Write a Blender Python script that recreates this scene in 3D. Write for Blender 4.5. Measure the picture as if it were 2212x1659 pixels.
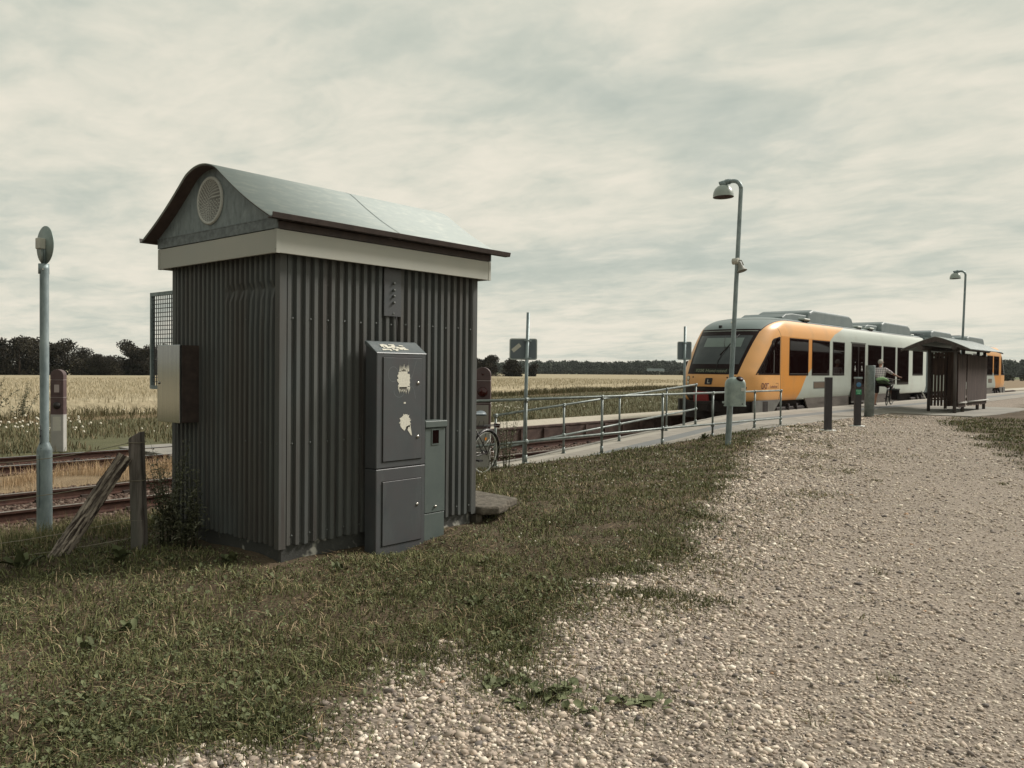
import bpy, bmesh, math, random
import numpy as np
from mathutils import Vector, Matrix
for o in list(bpy.data.objects): bpy.data.objects.remove(o, do_unlink=True)
SC = bpy.context.scene; COL = SC.collection
rnd = random.Random(7); NR = np.random.default_rng(11)
PI = math.pi
# ------------------------------------------------------------ camera, sky, sun
# world: +Y runs along the railway away from the camera, +X to the right of it
cam_d = bpy.data.cameras.new('camera'); cam = bpy.data.objects.new('camera', cam_d); COL.objects.link(cam)
RC = Matrix(((0.75975008, -0.02064759, 0.64988729), (0.65013047, 0.00798633, -0.75978062), (0.01049743, 0.99975492, 0.01949124)))
cam.matrix_world = Matrix.Translation((0, 0, 1.6)) @ RC.to_4x4()
cam_d.sensor_width = 36; cam_d.lens = 36 * 1760 / 2212; cam_d.clip_start = .05; cam_d.clip_end = 6000
SC.camera = cam
SUN_EL, SUN_AZ = math.radians(40), math.radians(24)   # azimuth from +Y towards +X
SKY_GAIN = 1.04
w = bpy.data.worlds.new('World'); SC.world = w; w.use_nodes = True
nt = w.node_tree; nt.nodes.clear()
def N(t, **k):
    n = nt.nodes.new(t)
    for a, b in k.items(): setattr(n, a, b)
    return n
out = N('ShaderNodeOutputWorld'); sky = N('ShaderNodeTexSky', sky_type='NISHITA', sun_disc=False)
sky.sun_elevation = SUN_EL; sky.sun_rotation = SUN_AZ
b1 = N('ShaderNodeBackground'); b1.inputs[1].default_value = .08; nt.links.new(sky.outputs[0], b1.inputs[0])
tc = N('ShaderNodeTexCoord'); sp = N('ShaderNodeSeparateXYZ'); nt.links.new(tc.outputs['Generated'], sp.inputs[0])
def mth(op, a, b=None, c=None):
    n = N('ShaderNodeMath', operation=op)
    for i, v in enumerate((a, b, c)):
        if v is None: continue
        if isinstance(v, (int, float)): n.inputs[i].default_value = v
        else: nt.links.new(v, n.inputs[i])
    return n.outputs[0]
zz = mth('ADD', mth('MAXIMUM', sp.outputs[2], 0.0), .13)
cmb = N('ShaderNodeCombineXYZ'); nt.links.new(mth('DIVIDE', sp.outputs[0], zz), cmb.inputs[0]); nt.links.new(mth('DIVIDE', sp.outputs[1], zz), cmb.inputs[1])
def cloud(scale, rot, stretch, detail, rough, off):
    mp = N('ShaderNodeMapping'); mp.inputs['Rotation'].default_value = (0, 0, rot); mp.inputs['Scale'].default_value = (1, stretch, 1); mp.inputs['Location'].default_value = off
    nt.links.new(cmb.outputs[0], mp.inputs[0])
    nz = N('ShaderNodeTexNoise'); nz.inputs['Scale'].default_value = scale; nz.inputs['Detail'].default_value = detail; nz.inputs['Roughness'].default_value = rough; nz.inputs['Distortion'].default_value = .5
    nt.links.new(mp.outputs[0], nz.inputs[0]); return nz.outputs[0]
def ramp(fac, stops):
    r = N('ShaderNodeValToRGB'); r.color_ramp.interpolation = 'B_SPLINE' if len(stops) > 3 else 'LINEAR'
    els = r.color_ramp.elements
    while len(els) < len(stops): els.new(.5)
    for e, (p, c) in zip(els, stops): e.position = p; e.color = (*c, 1)
    nt.links.new(fac, r.inputs[0]); return r.outputs[0]
n1 = cloud(.55, -.72, 1.35, 8, .55, (3.1, 1.7, 0)); n2 = cloud(1.9, -.5, 1.5, 8, .58, (7.3, 2.2, 0)); n3 = cloud(6.5, .4, 1.3, 6, .6, (1.3, 4.2, 0))
mix = mth('ADD', mth('ADD', mth('MULTIPLY', n1, .48), mth('MULTIPLY', n2, .36)), mth('MULTIPLY', n3, .16))
mix = mth('SUBTRACT', mix, mth('MULTIPLY', mth('SUBTRACT', sp.outputs[2], .16), .13))
ccol = ramp(mix, [(.34, (.46, .505, .445)), (.43, (.57, .595, .52)), (.50, (.69, .68, .58)), (.59, (.82, .77, .655))])
b2 = N('ShaderNodeBackground'); nt.links.new(ccol, b2.inputs[0])
# thin overcast: the half of the sky away from the veiled sun is duller
dsun = mth('ADD', mth('MULTIPLY', sp.outputs[0], math.sin(SUN_AZ)), mth('MULTIPLY', sp.outputs[1], math.cos(SUN_AZ)))
mr = N('ShaderNodeMapRange'); mr.interpolation_type = 'SMOOTHSTEP'; nt.links.new(dsun, mr.inputs[0])
for i_, v_ in ((1, -.95), (2, -.12), (3, .56 * SKY_GAIN), (4, SKY_GAIN)): mr.inputs[i_].default_value = v_
nt.links.new(mr.outputs[0], b2.inputs[1])
cov = ramp(n1, [(.34, (.95, .95, .95)), (.46, (.995, .995, .995))])
ms = N('ShaderNodeMixShader'); nt.links.new(cov, ms.inputs[0]); nt.links.new(b1.outputs[0], ms.inputs[1]); nt.links.new(b2.outputs[0], ms.inputs[2])
nt.links.new(ms.outputs[0], out.inputs[0])
sd = bpy.data.lights.new('sun', 'SUN'); sd.energy = 4.2; sd.angle = math.radians(14); sd.color = (1, .935, .86)
so = bpy.data.objects.new('sun', sd); COL.objects.link(so)
sv = Vector((math.sin(SUN_AZ) * math.cos(SUN_EL), math.cos(SUN_AZ) * math.cos(SUN_EL), math.sin(SUN_EL)))
so.rotation_euler = sv.to_track_quat('Z', 'Y').to_euler(); so.location = (30, 30, 40)
SC.view_settings.view_transform = 'Standard'; SC.view_settings.look = 'None'; SC.view_settings.exposure = 0; SC.view_settings.gamma = 1
SC.render.resolution_x = 1024; SC.render.resolution_y = 768

# ------------------------------------------------------------ materials
def mat(name, c1, c2=None, scale=6, rough=.7, metal=0, bump=0, bscale=None, stretch=(1, 1, 1), detail=5, spec=.5, c3=None, s3=1.2, attr=None, lo=.35, hi=.65):
    m = bpy.data.materials.new(name); m.use_nodes = True; t = m.node_tree; P = t.nodes['Principled BSDF']
    P.inputs['Roughness'].default_value = rough; P.inputs['Metallic'].default_value = metal; P.inputs['Specular IOR Level'].default_value = spec
    P.inputs['Base Color'].default_value = (*c1, 1)
    tc = t.nodes.new('ShaderNodeTexCoord'); mp = t.nodes.new('ShaderNodeMapping'); mp.inputs['Scale'].default_value = stretch
    t.links.new(tc.outputs['Object'], mp.inputs[0])
    def noise(s, d=detail):
        n = t.nodes.new('ShaderNodeTexNoise'); n.inputs['Scale'].default_value = s; n.inputs['Detail'].default_value = d; n.inputs['Roughness'].default_value = .6
        t.links.new(mp.outputs[0], n.inputs[0]); return n.outputs[0]
    def rmp(f, a, b):
        r = t.nodes.new('ShaderNodeValToRGB'); r.color_ramp.elements[0].position = lo; r.color_ramp.elements[1].position = hi
        r.color_ramp.elements[0].color = (*a, 1); r.color_ramp.elements[1].color = (*b, 1); t.links.new(f, r.inputs[0]); return r.outputs[0]
    col = None
    if c2:
        f = noise(scale)
        if attr:
            at = t.nodes.new('ShaderNodeAttribute'); at.attribute_name = attr; f = at.outputs['Fac']
            r = t.nodes.new('ShaderNodeValToRGB'); r.color_ramp.elements[0].color = (*c1, 1); r.color_ramp.elements[1].color = (*c2, 1)
            t.links.new(f, r.inputs[0]); col = r.outputs[0]
            if c3:
                r.color_ramp.elements[1].position = .60; e = r.color_ramp.elements.new(.82); e.color = (*c3, 1)
        else: col = rmp(f, c1, c2)
    if c3 and not attr:
        mx = t.nodes.new('ShaderNodeMixRGB'); f3 = rmp(noise(s3, 3), (0, 0, 0), (1, 1, 1))
        t.links.new(f3, mx.inputs[0]); 
        if col: t.links.new(col, mx.inputs[1])
        else: mx.inputs[1].default_value = (*c1, 1)
        mx.inputs[2].default_value = (*c3, 1); col = mx.outputs[0]
    if col: t.links.new(col, P.inputs['Base Color'])
    if bump:
        b = t.nodes.new('ShaderNodeBump'); b.inputs['Strength'].default_value = bump; b.inputs['Distance'].default_value = .01
        t.links.new(noise(bscale or scale * 4), b.inputs['Height']); t.links.new(b.outputs[0], P.inputs['Normal'])
    return m
def ramp_of(t, fac, stops, interp='LINEAR'):
    r = t.nodes.new('ShaderNodeValToRGB'); r.color_ramp.interpolation = interp; els = r.color_ramp.elements
    while len(els) < len(stops): els.new(.5)
    for e, (p, c) in zip(els, stops):
        e.position = p; e.color = (*c, 1) if not isinstance(c, (int, float)) else (c, c, c, 1)
    t.links.new(fac, r.inputs[0]); return r.outputs[0]
def tmath(t, op, *a):
    n = t.nodes.new('ShaderNodeMath'); n.operation = op
    for i, v in enumerate(a):
        if isinstance(v, (int, float)): n.inputs[i].default_value = v
        else: t.links.new(v, n.inputs[i])
    return n.outputs[0]
def tmix(t, f, a, b):
    n = t.nodes.new('ShaderNodeMixRGB')
    for i, v in enumerate((f, a, b)):
        if isinstance(v, tuple): n.inputs[i].default_value = (*v, 1)
        elif isinstance(v, (int, float)): n.inputs[i].default_value = v
        else: t.links.new(v, n.inputs[i])
    return n.outputs[0]
M = {}
M['hutwall'] = mat('painted corrugated sheet', (.078, .089, .090), (.108, .122, .121), 3, .6, 0, .05, 40, (1, 1, .25), c3=(.082, .079, .073), s3=2.3, spec=.4)
def add_stains(m, col, axis_stretch=(9, 9, .35), lo=.56, hi=.72, amount=.5):
    # vertical run off marks and scuffs
    t = m.node_tree; P = t.nodes['Principled BSDF']; l = P.inputs['Base Color'].links[0]; src = l.from_socket
    tc = t.nodes.new('ShaderNodeTexCoord'); mp = t.nodes.new('ShaderNodeMapping'); mp.inputs['Scale'].default_value = axis_stretch; t.links.new(tc.outputs['Object'], mp.inputs[0])
    n = t.nodes.new('ShaderNodeTexNoise'); n.inputs['Scale'].default_value = 1; n.inputs['Detail'].default_value = 7; n.inputs['Roughness'].default_value = .7; t.links.new(mp.outputs[0], n.inputs[0])
    r = t.nodes.new('ShaderNodeMapRange'); r.inputs[1].default_value = lo; r.inputs[2].default_value = hi; r.inputs[4].default_value = amount; t.links.new(n.outputs[0], r.inputs[0])
    mx = t.nodes.new('ShaderNodeMixRGB'); t.links.new(r.outputs[0], mx.inputs[0]); t.links.new(src, mx.inputs[1]); mx.inputs[2].default_value = (*col, 1); t.links.new(mx.outputs[0], P.inputs['Base Color'])
add_stains(M['hutwall'], (.15, .155, .14)); add_stains(M['hutwall'], (.045, .030, .026), (14, 14, .5), .52, .7, .6)
M['hutscrew'] = mat('screw heads', (.095, .105, .10), rough=.5)
M['plinth'] = mat('dirty concrete plinth', (.055, .056, .052), (.09, .09, .082), 7, .95, 0, .4, 60, c3=(.42, .41, .36), s3=4.3, lo=.58, hi=.66)
M['galv'] = mat('galvanised sheet', (.10, .125, .135), (.27, .32, .325), 17, .5, .15, .02, 30, (1, 1, .4), c3=(.20, .24, .245), s3=38)
M['galvdark'] = mat('galvanised flashing', (.10, .12, .125), (.19, .22, .225), 22, .5, .3)
M['fascia'] = mat('pale fascia board', (.42, .42, .37), (.47, .46, .40), 4, .6, 0, .03, 30, c3=(.41, .42, .38), s3=.8)
M['roofsheet'] = mat('pale roof sheet', (.375, .42, .41), (.41, .455, .44), 5, .5, .1, .02, 18, (3, 1, 1), c3=(.47, .50, .47), s3=7, lo=.5, hi=.72)
M['gutter'] = mat('dark brown gutter', (.035, .024, .022), (.06, .042, .036), 12, .55)
M['vent'] = mat('vent cover', (.46, .48, .45), (.56, .57, .53), 20, .6)
M['ventdark'] = mat('vent holes', (.05, .045, .04), rough=.8)
M['steelbox'] = mat('brushed stainless steel', (.33, .345, .35), (.39, .40, .40), 60, .14, 1.0, .01, 120, (1, 1, .02))
M['cab'] = mat('dark grey painted cabinet', (.062, .070, .076), (.082, .092, .096), 2.2, .42, 0, .02, 80, c3=(.078, .078, .083), s3=5)
M['cabedge'] = mat('dark door gap', (.012, .008, .008), rough=.9)
M['cablid'] = mat('cabinet lid', (.10, .12, .125), (.14, .16, .165), 6, .4)
M['cab2'] = mat('grey green meter cabinet', (.082, .104, .100), (.104, .128, .12), 3, .5, 0, .02, 70)
add_stains(M['cab'], (.13, .15, .15), (3, 3, .8), .55, .75, .45); add_stains(M['cab2'], (.17, .18, .165), (5, 5, 1), .56, .75, .4)
M['paper'] = mat('torn sticker paper', (.72, .70, .60), (.60, .58, .50), 60, .9)
M['scratch'] = mat('chalk scratch', (.17, .19, .195), rough=.9)
M['chrome'] = mat('worn chrome', (.45, .43, .40), rough=.3, metal=.9)
M['galvpole'] = mat('galvanised steel tube', (.16, .205, .215), (.30, .36, .365), 11, .48, .3, .02, 40, (1, 1, .4))
M['rail_tube'] = mat('galvanised railing tube', (.12, .14, .135), (.23, .26, .245), 7, .45, .35, .02, 40)
M['bin'] = mat('galvanised bin', (.22, .275, .26), (.31, .37, .345), 8, .5, .3)
M['signback'] = mat('sign back', (.115, .145, .165), (.14, .17, .19), 5, .5, .1)
M['signrim'] = mat('sign rim', (.36, .40, .38), rough=.5)
M['white'] = mat('off white', (.55, .54, .47), (.48, .47, .42), 14, .7)
M['lampshade'] = mat('lamp shade enamel', (.33, .38, .35), (.38, .42, .38), 5, .35)
M['lampin'] = mat('lamp inside', (.07, .04, .035), rough=.6)
M['speaker'] = mat('grey horn speaker', (.28, .28, .25), rough=.6)
M['wood'] = mat('weathered wood', (.045, .036, .033), (.11, .092, .08), 9, .95, 0, .8, 26, (1, 1, .12))
M['bark'] = mat('rough bark', (.035, .027, .022), (.24, .205, .17), 11, .98, 0, 1, 22, (1, 1, .35))
M['barkraw'] = mat('rough split bark', (.040, .028, .024), (.42, .36, .30), 38, .98, 0, 1, 46, (1, 1, .13), lo=.44, hi=.60, c3=(.20, .17, .14), s3=9)
M['post'] = mat('weathered fence post', (.050, .038, .034), (.20, .172, .155), 22, .95, 0, .8, 50, (1, 1, .10), c3=(.11, .105, .09), s3=3, lo=.4, hi=.6)
M['wire'] = mat('rusty fence wire', (.26, .23, .17), rough=.7, metal=.3)
M['shelterwood'] = mat('dark shelter boards', (.035, .022, .018), (.095, .062, .050), 10, .9, 0, .5, 40, (1, 1, .08))
M['shelterpost'] = mat('shelter post', (.055, .045, .042), (.11, .095, .088), 12, .9, 0, .4, 40, (1, 1, .1))
M['shelterroof'] = mat('shelter roof sheet', (.30, .335, .325), (.35, .38, .365), 3, .8, 0, spec=.2)
M['anth'] = mat('anthracite bollard', (.028, .024, .028), (.038, .033, .037), 5, .55)
M['pipe'] = mat('galvanised wide pipe', (.135, .17, .17), (.23, .27, .26), 7, .6, .2, .03, 30)
M['blue'] = mat('blue reader disc', (.05, .19, .36), (.07, .14, .28), 12, .4)
M['green'] = mat('green label', (.02, .22, .10), rough=.5)
M['mint'] = mat('label lettering', (.38, .72, .50), rough=.6)
M['rail'] = mat('rusty rail side', (.040, .016, .011), (.075, .034, .022), 14, .9, .1, .1)
M['railtop'] = mat('worn rail head', (.30, .27, .24), (.20, .15, .12), 5, .35, .7)
M['railtopblue'] = mat('bright rail head', (.33, .38, .40), (.2, .2, .2), 3, .3, .7)
M['sleeper'] = mat('old sleepers', (.035, .024, .019), (.065, .047, .037), 9, .95, 0, .5)
M['concrete'] = mat('concrete', (.25, .235, .205), (.34, .32, .275), 4, .95, 0, .15, 90, c3=(.21, .20, .18), s3=1)
M['islandwall'] = mat('stained retaining wall', (.040, .022, .017), (.10, .065, .052), 3, .95, 0, .3, 30, (1, 1, 1.8))
M['islandtop'] = mat('island gravel top', (.36, .32, .255), (.46, .42, .34), 6, .95, 0, .3, 90)
M['slab'] = mat('mossy concrete slab', (.06, .05, .038), (.16, .14, .11), 14, .98, 0, .9, 60)
M['black'] = mat('black rubber', (.012, .010, .010), rough=.7)
M['blackmetal'] = mat('black enamel', (.014, .011, .011), (.022, .018, .017), 8, .4)
M['pylon'] = mat('maroon brown casing', (.075, .046, .048), (.105, .066, .066), 6, .45)
M['pylontrim'] = mat('casing seam', (.40, .34, .33), rough=.5)
M['pylonbase'] = mat('grey white casing base', (.34, .335, .31), (.40, .39, .36), 4, .7)
M['redlens'] = mat('dark red lens', (.05, .004, .004), (.02, .002, .002), 10, .15)
M['orange_refl'] = mat('orange reflector', (.75, .28, .03), rough=.3)
# train
M['tgrey'] = mat('train grey', (.40, .435, .395), (.43, .465, .42), 1.5, .4, 0, 0, spec=.4)
M['troof'] = mat('train roof grey', (.175, .215, .215), (.205, .245, .24), 2, .45)
M['tunit'] = mat('roof unit grey', (.155, .19, .195), (.19, .225, .225), 2, .55)
M['tunit_dark'] = mat('roof unit end grey', (.12, .14, .155), rough=.6)
M['tskirt'] = mat('dirty skirt', (.062, .05, .042), (.115, .098, .083), 2.5, .8, 0, 0, stretch=(1, .4, 2))
M['tskirtgrey'] = mat('grey skirt', (.085, .082, .075), (.13, .128, .118), 2.5, .7)
M['tunder'] = mat('underframe black', (.010, .006, .005), (.028, .019, .016), 7, .85)
M['tred'] = mat('red coupling cover', (.20, .012, .010), rough=.6)
M['torange'] = mat('orange paint', (.70, .34, .105), rough=.4)
M['torangedeep'] = mat('deep orange door', (.66, .28, .06), rough=.4)
M['tblack'] = mat('window surround', (.014, .006, .006), rough=.4, spec=.12)
M['pipebrown'] = mat('exhaust pipe', (.16, .115, .08), rough=.5, metal=.3)
M['exh'] = mat('exhaust', (.05, .04, .04), rough=.7)
M['headlight'] = mat('headlight glass', (.72, .66, .52), rough=.15)
M['headring'] = mat('headlight ring', (.03, .015, .012), rough=.4)
M['ledtext'] = mat('destination lettering', (.22, .24, .17), rough=.8, spec=.1)
M['ledpanel'] = mat('destination display', (.030, .032, .027), rough=.7, spec=.1)
M['maroontext'] = mat('maroon lettering', (.10, .018, .02), rough=.6)
M['blackplate'] = mat('logo plate', (.014, .014, .018), rough=.5)
def glass(name, c, rough=.06, spec=.35):
    m = mat(name, c, rough=rough, spec=spec); return m
M['tglass'] = glass('train window glass', (.008, .003, .003), .05, .09)
M['wsglass'] = mat('windscreen glass', (.040, .046, .050), (.062, .070, .072), 1.6, .12, spec=.35)
M['wspanel'] = mat('pale windscreen panel', (.135, .175, .16), (.16, .20, .18), 3, .3)
# person
M['skin'] = mat('skin', (.50, .27, .19), rough=.6); M['hair'] = mat('white hair', (.62, .58, .52), (.5, .46, .42), 40, .9, 0, .5)
M['shorts'] = mat('dark shorts', (.012, .006, .006), rough=.9); M['shoe'] = mat('dark shoe', (.015, .009, .008), rough=.8)
M['bag'] = mat('light green cloth', (.36, .60, .28), (.46, .70, .40), 14, .8, 0, .6, 20)
M['bagdark'] = mat('dark green bag', (.05, .075, .035), (.03, .04, .025), 14, .8)
# vegetation
M['leafdark'] = mat('dark pine foliage', (.014, .011, .008), (.034, .029, .018), .9, .95, attr='tint', c3=(.056, .050, .030))
M['leafmid'] = mat('hedge foliage', (.022, .022, .014), (.055, .055, .032), .9, .95, attr='tint', c3=(.075, .075, .045))
M['trunk'] = mat('dark trunk', (.035, .024, .018), (.07, .05, .04), 4, .95)
M['farwood'] = mat('far wood foliage', (.030, .038, .030), (.065, .078, .058), .9, 1, attr='tint', c3=(.085, .10, .075))
M['grass'] = mat('grass blades', (.050, .058, .023), (.195, .200, .092), 1, .85, attr='tint', c3=(.40, .31, .20), spec=.15)
M['drygrass'] = mat('dry grass', (.16, .11, .07), (.50, .37, .23), 1, .9, attr='tint', c3=(.40, .28, .17), spec=.1)
M['wheat'] = mat('ripe wheat', (.26, .215, .14), (.54, .47, .33), 1, .9, attr='tint', c3=(.45, .38, .26), spec=.1)
M['weed'] = mat('broad green weeds', (.055, .064, .028), (.125, .14, .066), 1, .75, attr='tint', c3=(.17, .19, .10), spec=.3)
M['vergeweed'] = mat('brown verge weeds', (.075, .070, .036), (.17, .155, .085), 1, .9, attr='tint', c3=(.23, .18, .115), spec=.1)
M['mugwort'] = mat('dusty weed leaves', (.055, .060, .032), (.135, .14, .085), 1, .85, attr='tint', c3=(.22, .215, .16), spec=.2)
M['flower'] = mat('white clover', (.60, .56, .46), rough=.9)
def pebble_mat():
    m = bpy.data.materials.new('pebbles'); m.use_nodes = True; t = m.node_tree; P = t.nodes['Principled BSDF']; P.inputs['Roughness'].default_value = .85; P.inputs['Specular IOR Level'].default_value = .3
    a = t.nodes.new('ShaderNodeAttribute'); a.attribute_name = 'tint'
    c = ramp_of(t, a.outputs['Fac'], [(0, (.075, .068, .068)), (.16, (.18, .155, .14)), (.34, (.32, .262, .218)), (.52, (.47, .385, .312)), (.74, (.62, .525, .43)), (.97, (.82, .74, .63)), (.985, (.46, .28, .17))])
    t.links.new(c, P.inputs['Base Color']); return m
M['pebble'] = pebble_mat()
M['ballast'] = mat('ballast stones', (.055, .034, .026), (.13, .09, .072), 1, .95, attr='tint', c3=(.20, .155, .125), spec=.2)
def plaid():
    m = bpy.data.materials.new('plaid shirt'); m.use_nodes = True; t = m.node_tree; P = t.nodes['Principled BSDF']; P.inputs['Roughness'].default_value = .9
    tc = t.nodes.new('ShaderNodeTexCoord'); sp = t.nodes.new('ShaderNodeSeparateXYZ'); t.links.new(tc.outputs['Object'], sp.inputs[0])
    s = []
    for i, f in ((0, 13.), (2, 13.)):
        s.append(tmath(t, 'LESS_THAN', tmath(t, 'FRACT', tmath(t, 'MULTIPLY', sp.outputs[i], f)), .25))
    c = tmix(t, tmath(t, 'MULTIPLY', tmath(t, 'ADD', s[0], s[1]), .5), (.78, .72, .72), (.13, .09, .15)); t.links.new(c, P.inputs['Base Color']); return m
M['plaid'] = plaid()
def livery(end):
    # paint scheme of the railcar: grey middle, orange ends split along a curve, grey roof
    m = bpy.data.materials.new('train livery'); m.use_nodes = True; t = m.node_tree; P = t.nodes['Principled BSDF']; P.inputs['Roughness'].default_value = .38; P.inputs['Specular IOR Level'].default_value = .4
    tc = t.nodes.new('ShaderNodeTexCoord'); sp = t.nodes.new('ShaderNodeSeparateXYZ'); t.links.new(tc.outputs['Object'], sp.inputs[0])
    X = tmath(t, 'ABSOLUTE', sp.outputs[0]); Y = tmath(t, 'ABSOLUTE', sp.outputs[1]); Z = sp.outputs[2]
    zn = tmath(t, 'DIVIDE', Z, 4.0)
    st = [(.66, 17.1), (1.45, 16.34), (1.7, 15.87), (2.2, 15.0), (2.775, 13.99), (2.98, 13.53), (3.12, 12.9), (3.33, 11.95)]
    bd = tmath(t, 'MULTIPLY', ramp_of(t, zn, [((z + .25) / 4, y / 25) for z, y in st]), 25.0)
    orange = tmath(t, 'GREATER_THAN', Y, bd)
    nz = t.nodes.new('ShaderNodeTexNoise'); nz.inputs['Scale'].default_value = 1.3; nz.inputs['Detail'].default_value = 6; t.links.new(tc.outputs['Object'], nz.inputs[0])
    dirt = t.nodes.new('ShaderNodeMapRange'); dirt.inputs[1].default_value = .5; dirt.inputs[2].default_value = .75; t.links.new(nz.outputs[0], dirt.inputs[0])
    grey = tmix(t, nz.outputs[0], (.42, .46, .415), (.48, .52, .47))
    org = tmix(t, nz.outputs[0], (.76, .38, .13), (.80, .43, .17))
    deep = tmath(t, 'MULTIPLY', tmath(t, 'LESS_THAN', Z, 3.0), tmath(t, 'LESS_THAN', Y, 18.62))
    org = tmix(t, deep, org, (.66, .285, .062))
    c = tmix(t, orange, grey, org)
    c = tmix(t, tmath(t, 'MULTIPLY', dirt.outputs[0], .25), c, (.2, .17, .13))
    xb = tmath(t, 'ADD', 1.045, tmath(t, 'MULTIPLY', tmath(t, 'SUBTRACT', Z, 3.21), .36))
    rf = tmath(t, 'MAXIMUM', tmath(t, 'GREATER_THAN', Z, 3.575), tmath(t, 'MULTIPLY', tmath(t, 'GREATER_THAN', Z, 3.13), tmath(t, 'LESS_THAN', X, xb)))
    c = tmix(t, rf, c, (.19, .235, .235))
    # dark joint round the dome
    edge = tmath(t, 'MULTIPLY', tmath(t, 'GREATER_THAN', Z, 3.13), tmath(t, 'LESS_THAN', tmath(t, 'ABSOLUTE', tmath(t, 'SUBTRACT', X, xb)), .016))
    edge = tmath(t, 'MULTIPLY', edge, tmath(t, 'LESS_THAN', Z, 3.56))
    e2 = tmath(t, 'LESS_THAN', tmath(t, 'ABSOLUTE', tmath(t, 'SUBTRACT', Z, 3.57)), .012)
    s1 = tmath(t, 'MULTIPLY', tmath(t, 'LESS_THAN', tmath(t, 'ABSOLUTE', tmath(t, 'SUBTRACT', Y, tmath(t, 'SUBTRACT', 18.62, tmath(t, 'MULTIPLY', tmath(t, 'MAXIMUM', tmath(t, 'SUBTRACT', Z, 2.98), 0.0), -.6)))), .012), tmath(t, 'GREATER_THAN', X, 1.1))
    e = tmath(t, 'MAXIMUM', tmath(t, 'MAXIMUM', edge, e2), s1)
    c = tmix(t, e, c, (.025, .018, .015))
    low = tmath(t, 'MULTIPLY', tmath(t, 'LESS_THAN', Z, 1.33), tmath(t, 'GREATER_THAN', Y, tmath(t, 'SUBTRACT', 20.98 - .42, tmath(t, 'MULTIPLY', tmath(t, 'SUBTRACT', 1.33, Z), -.1))))
    c = tmix(t, low, c, (.012, .006, .005))
    t.links.new(c, P.inputs['Base Color']); return m
M['livery'] = livery(0)

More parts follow.
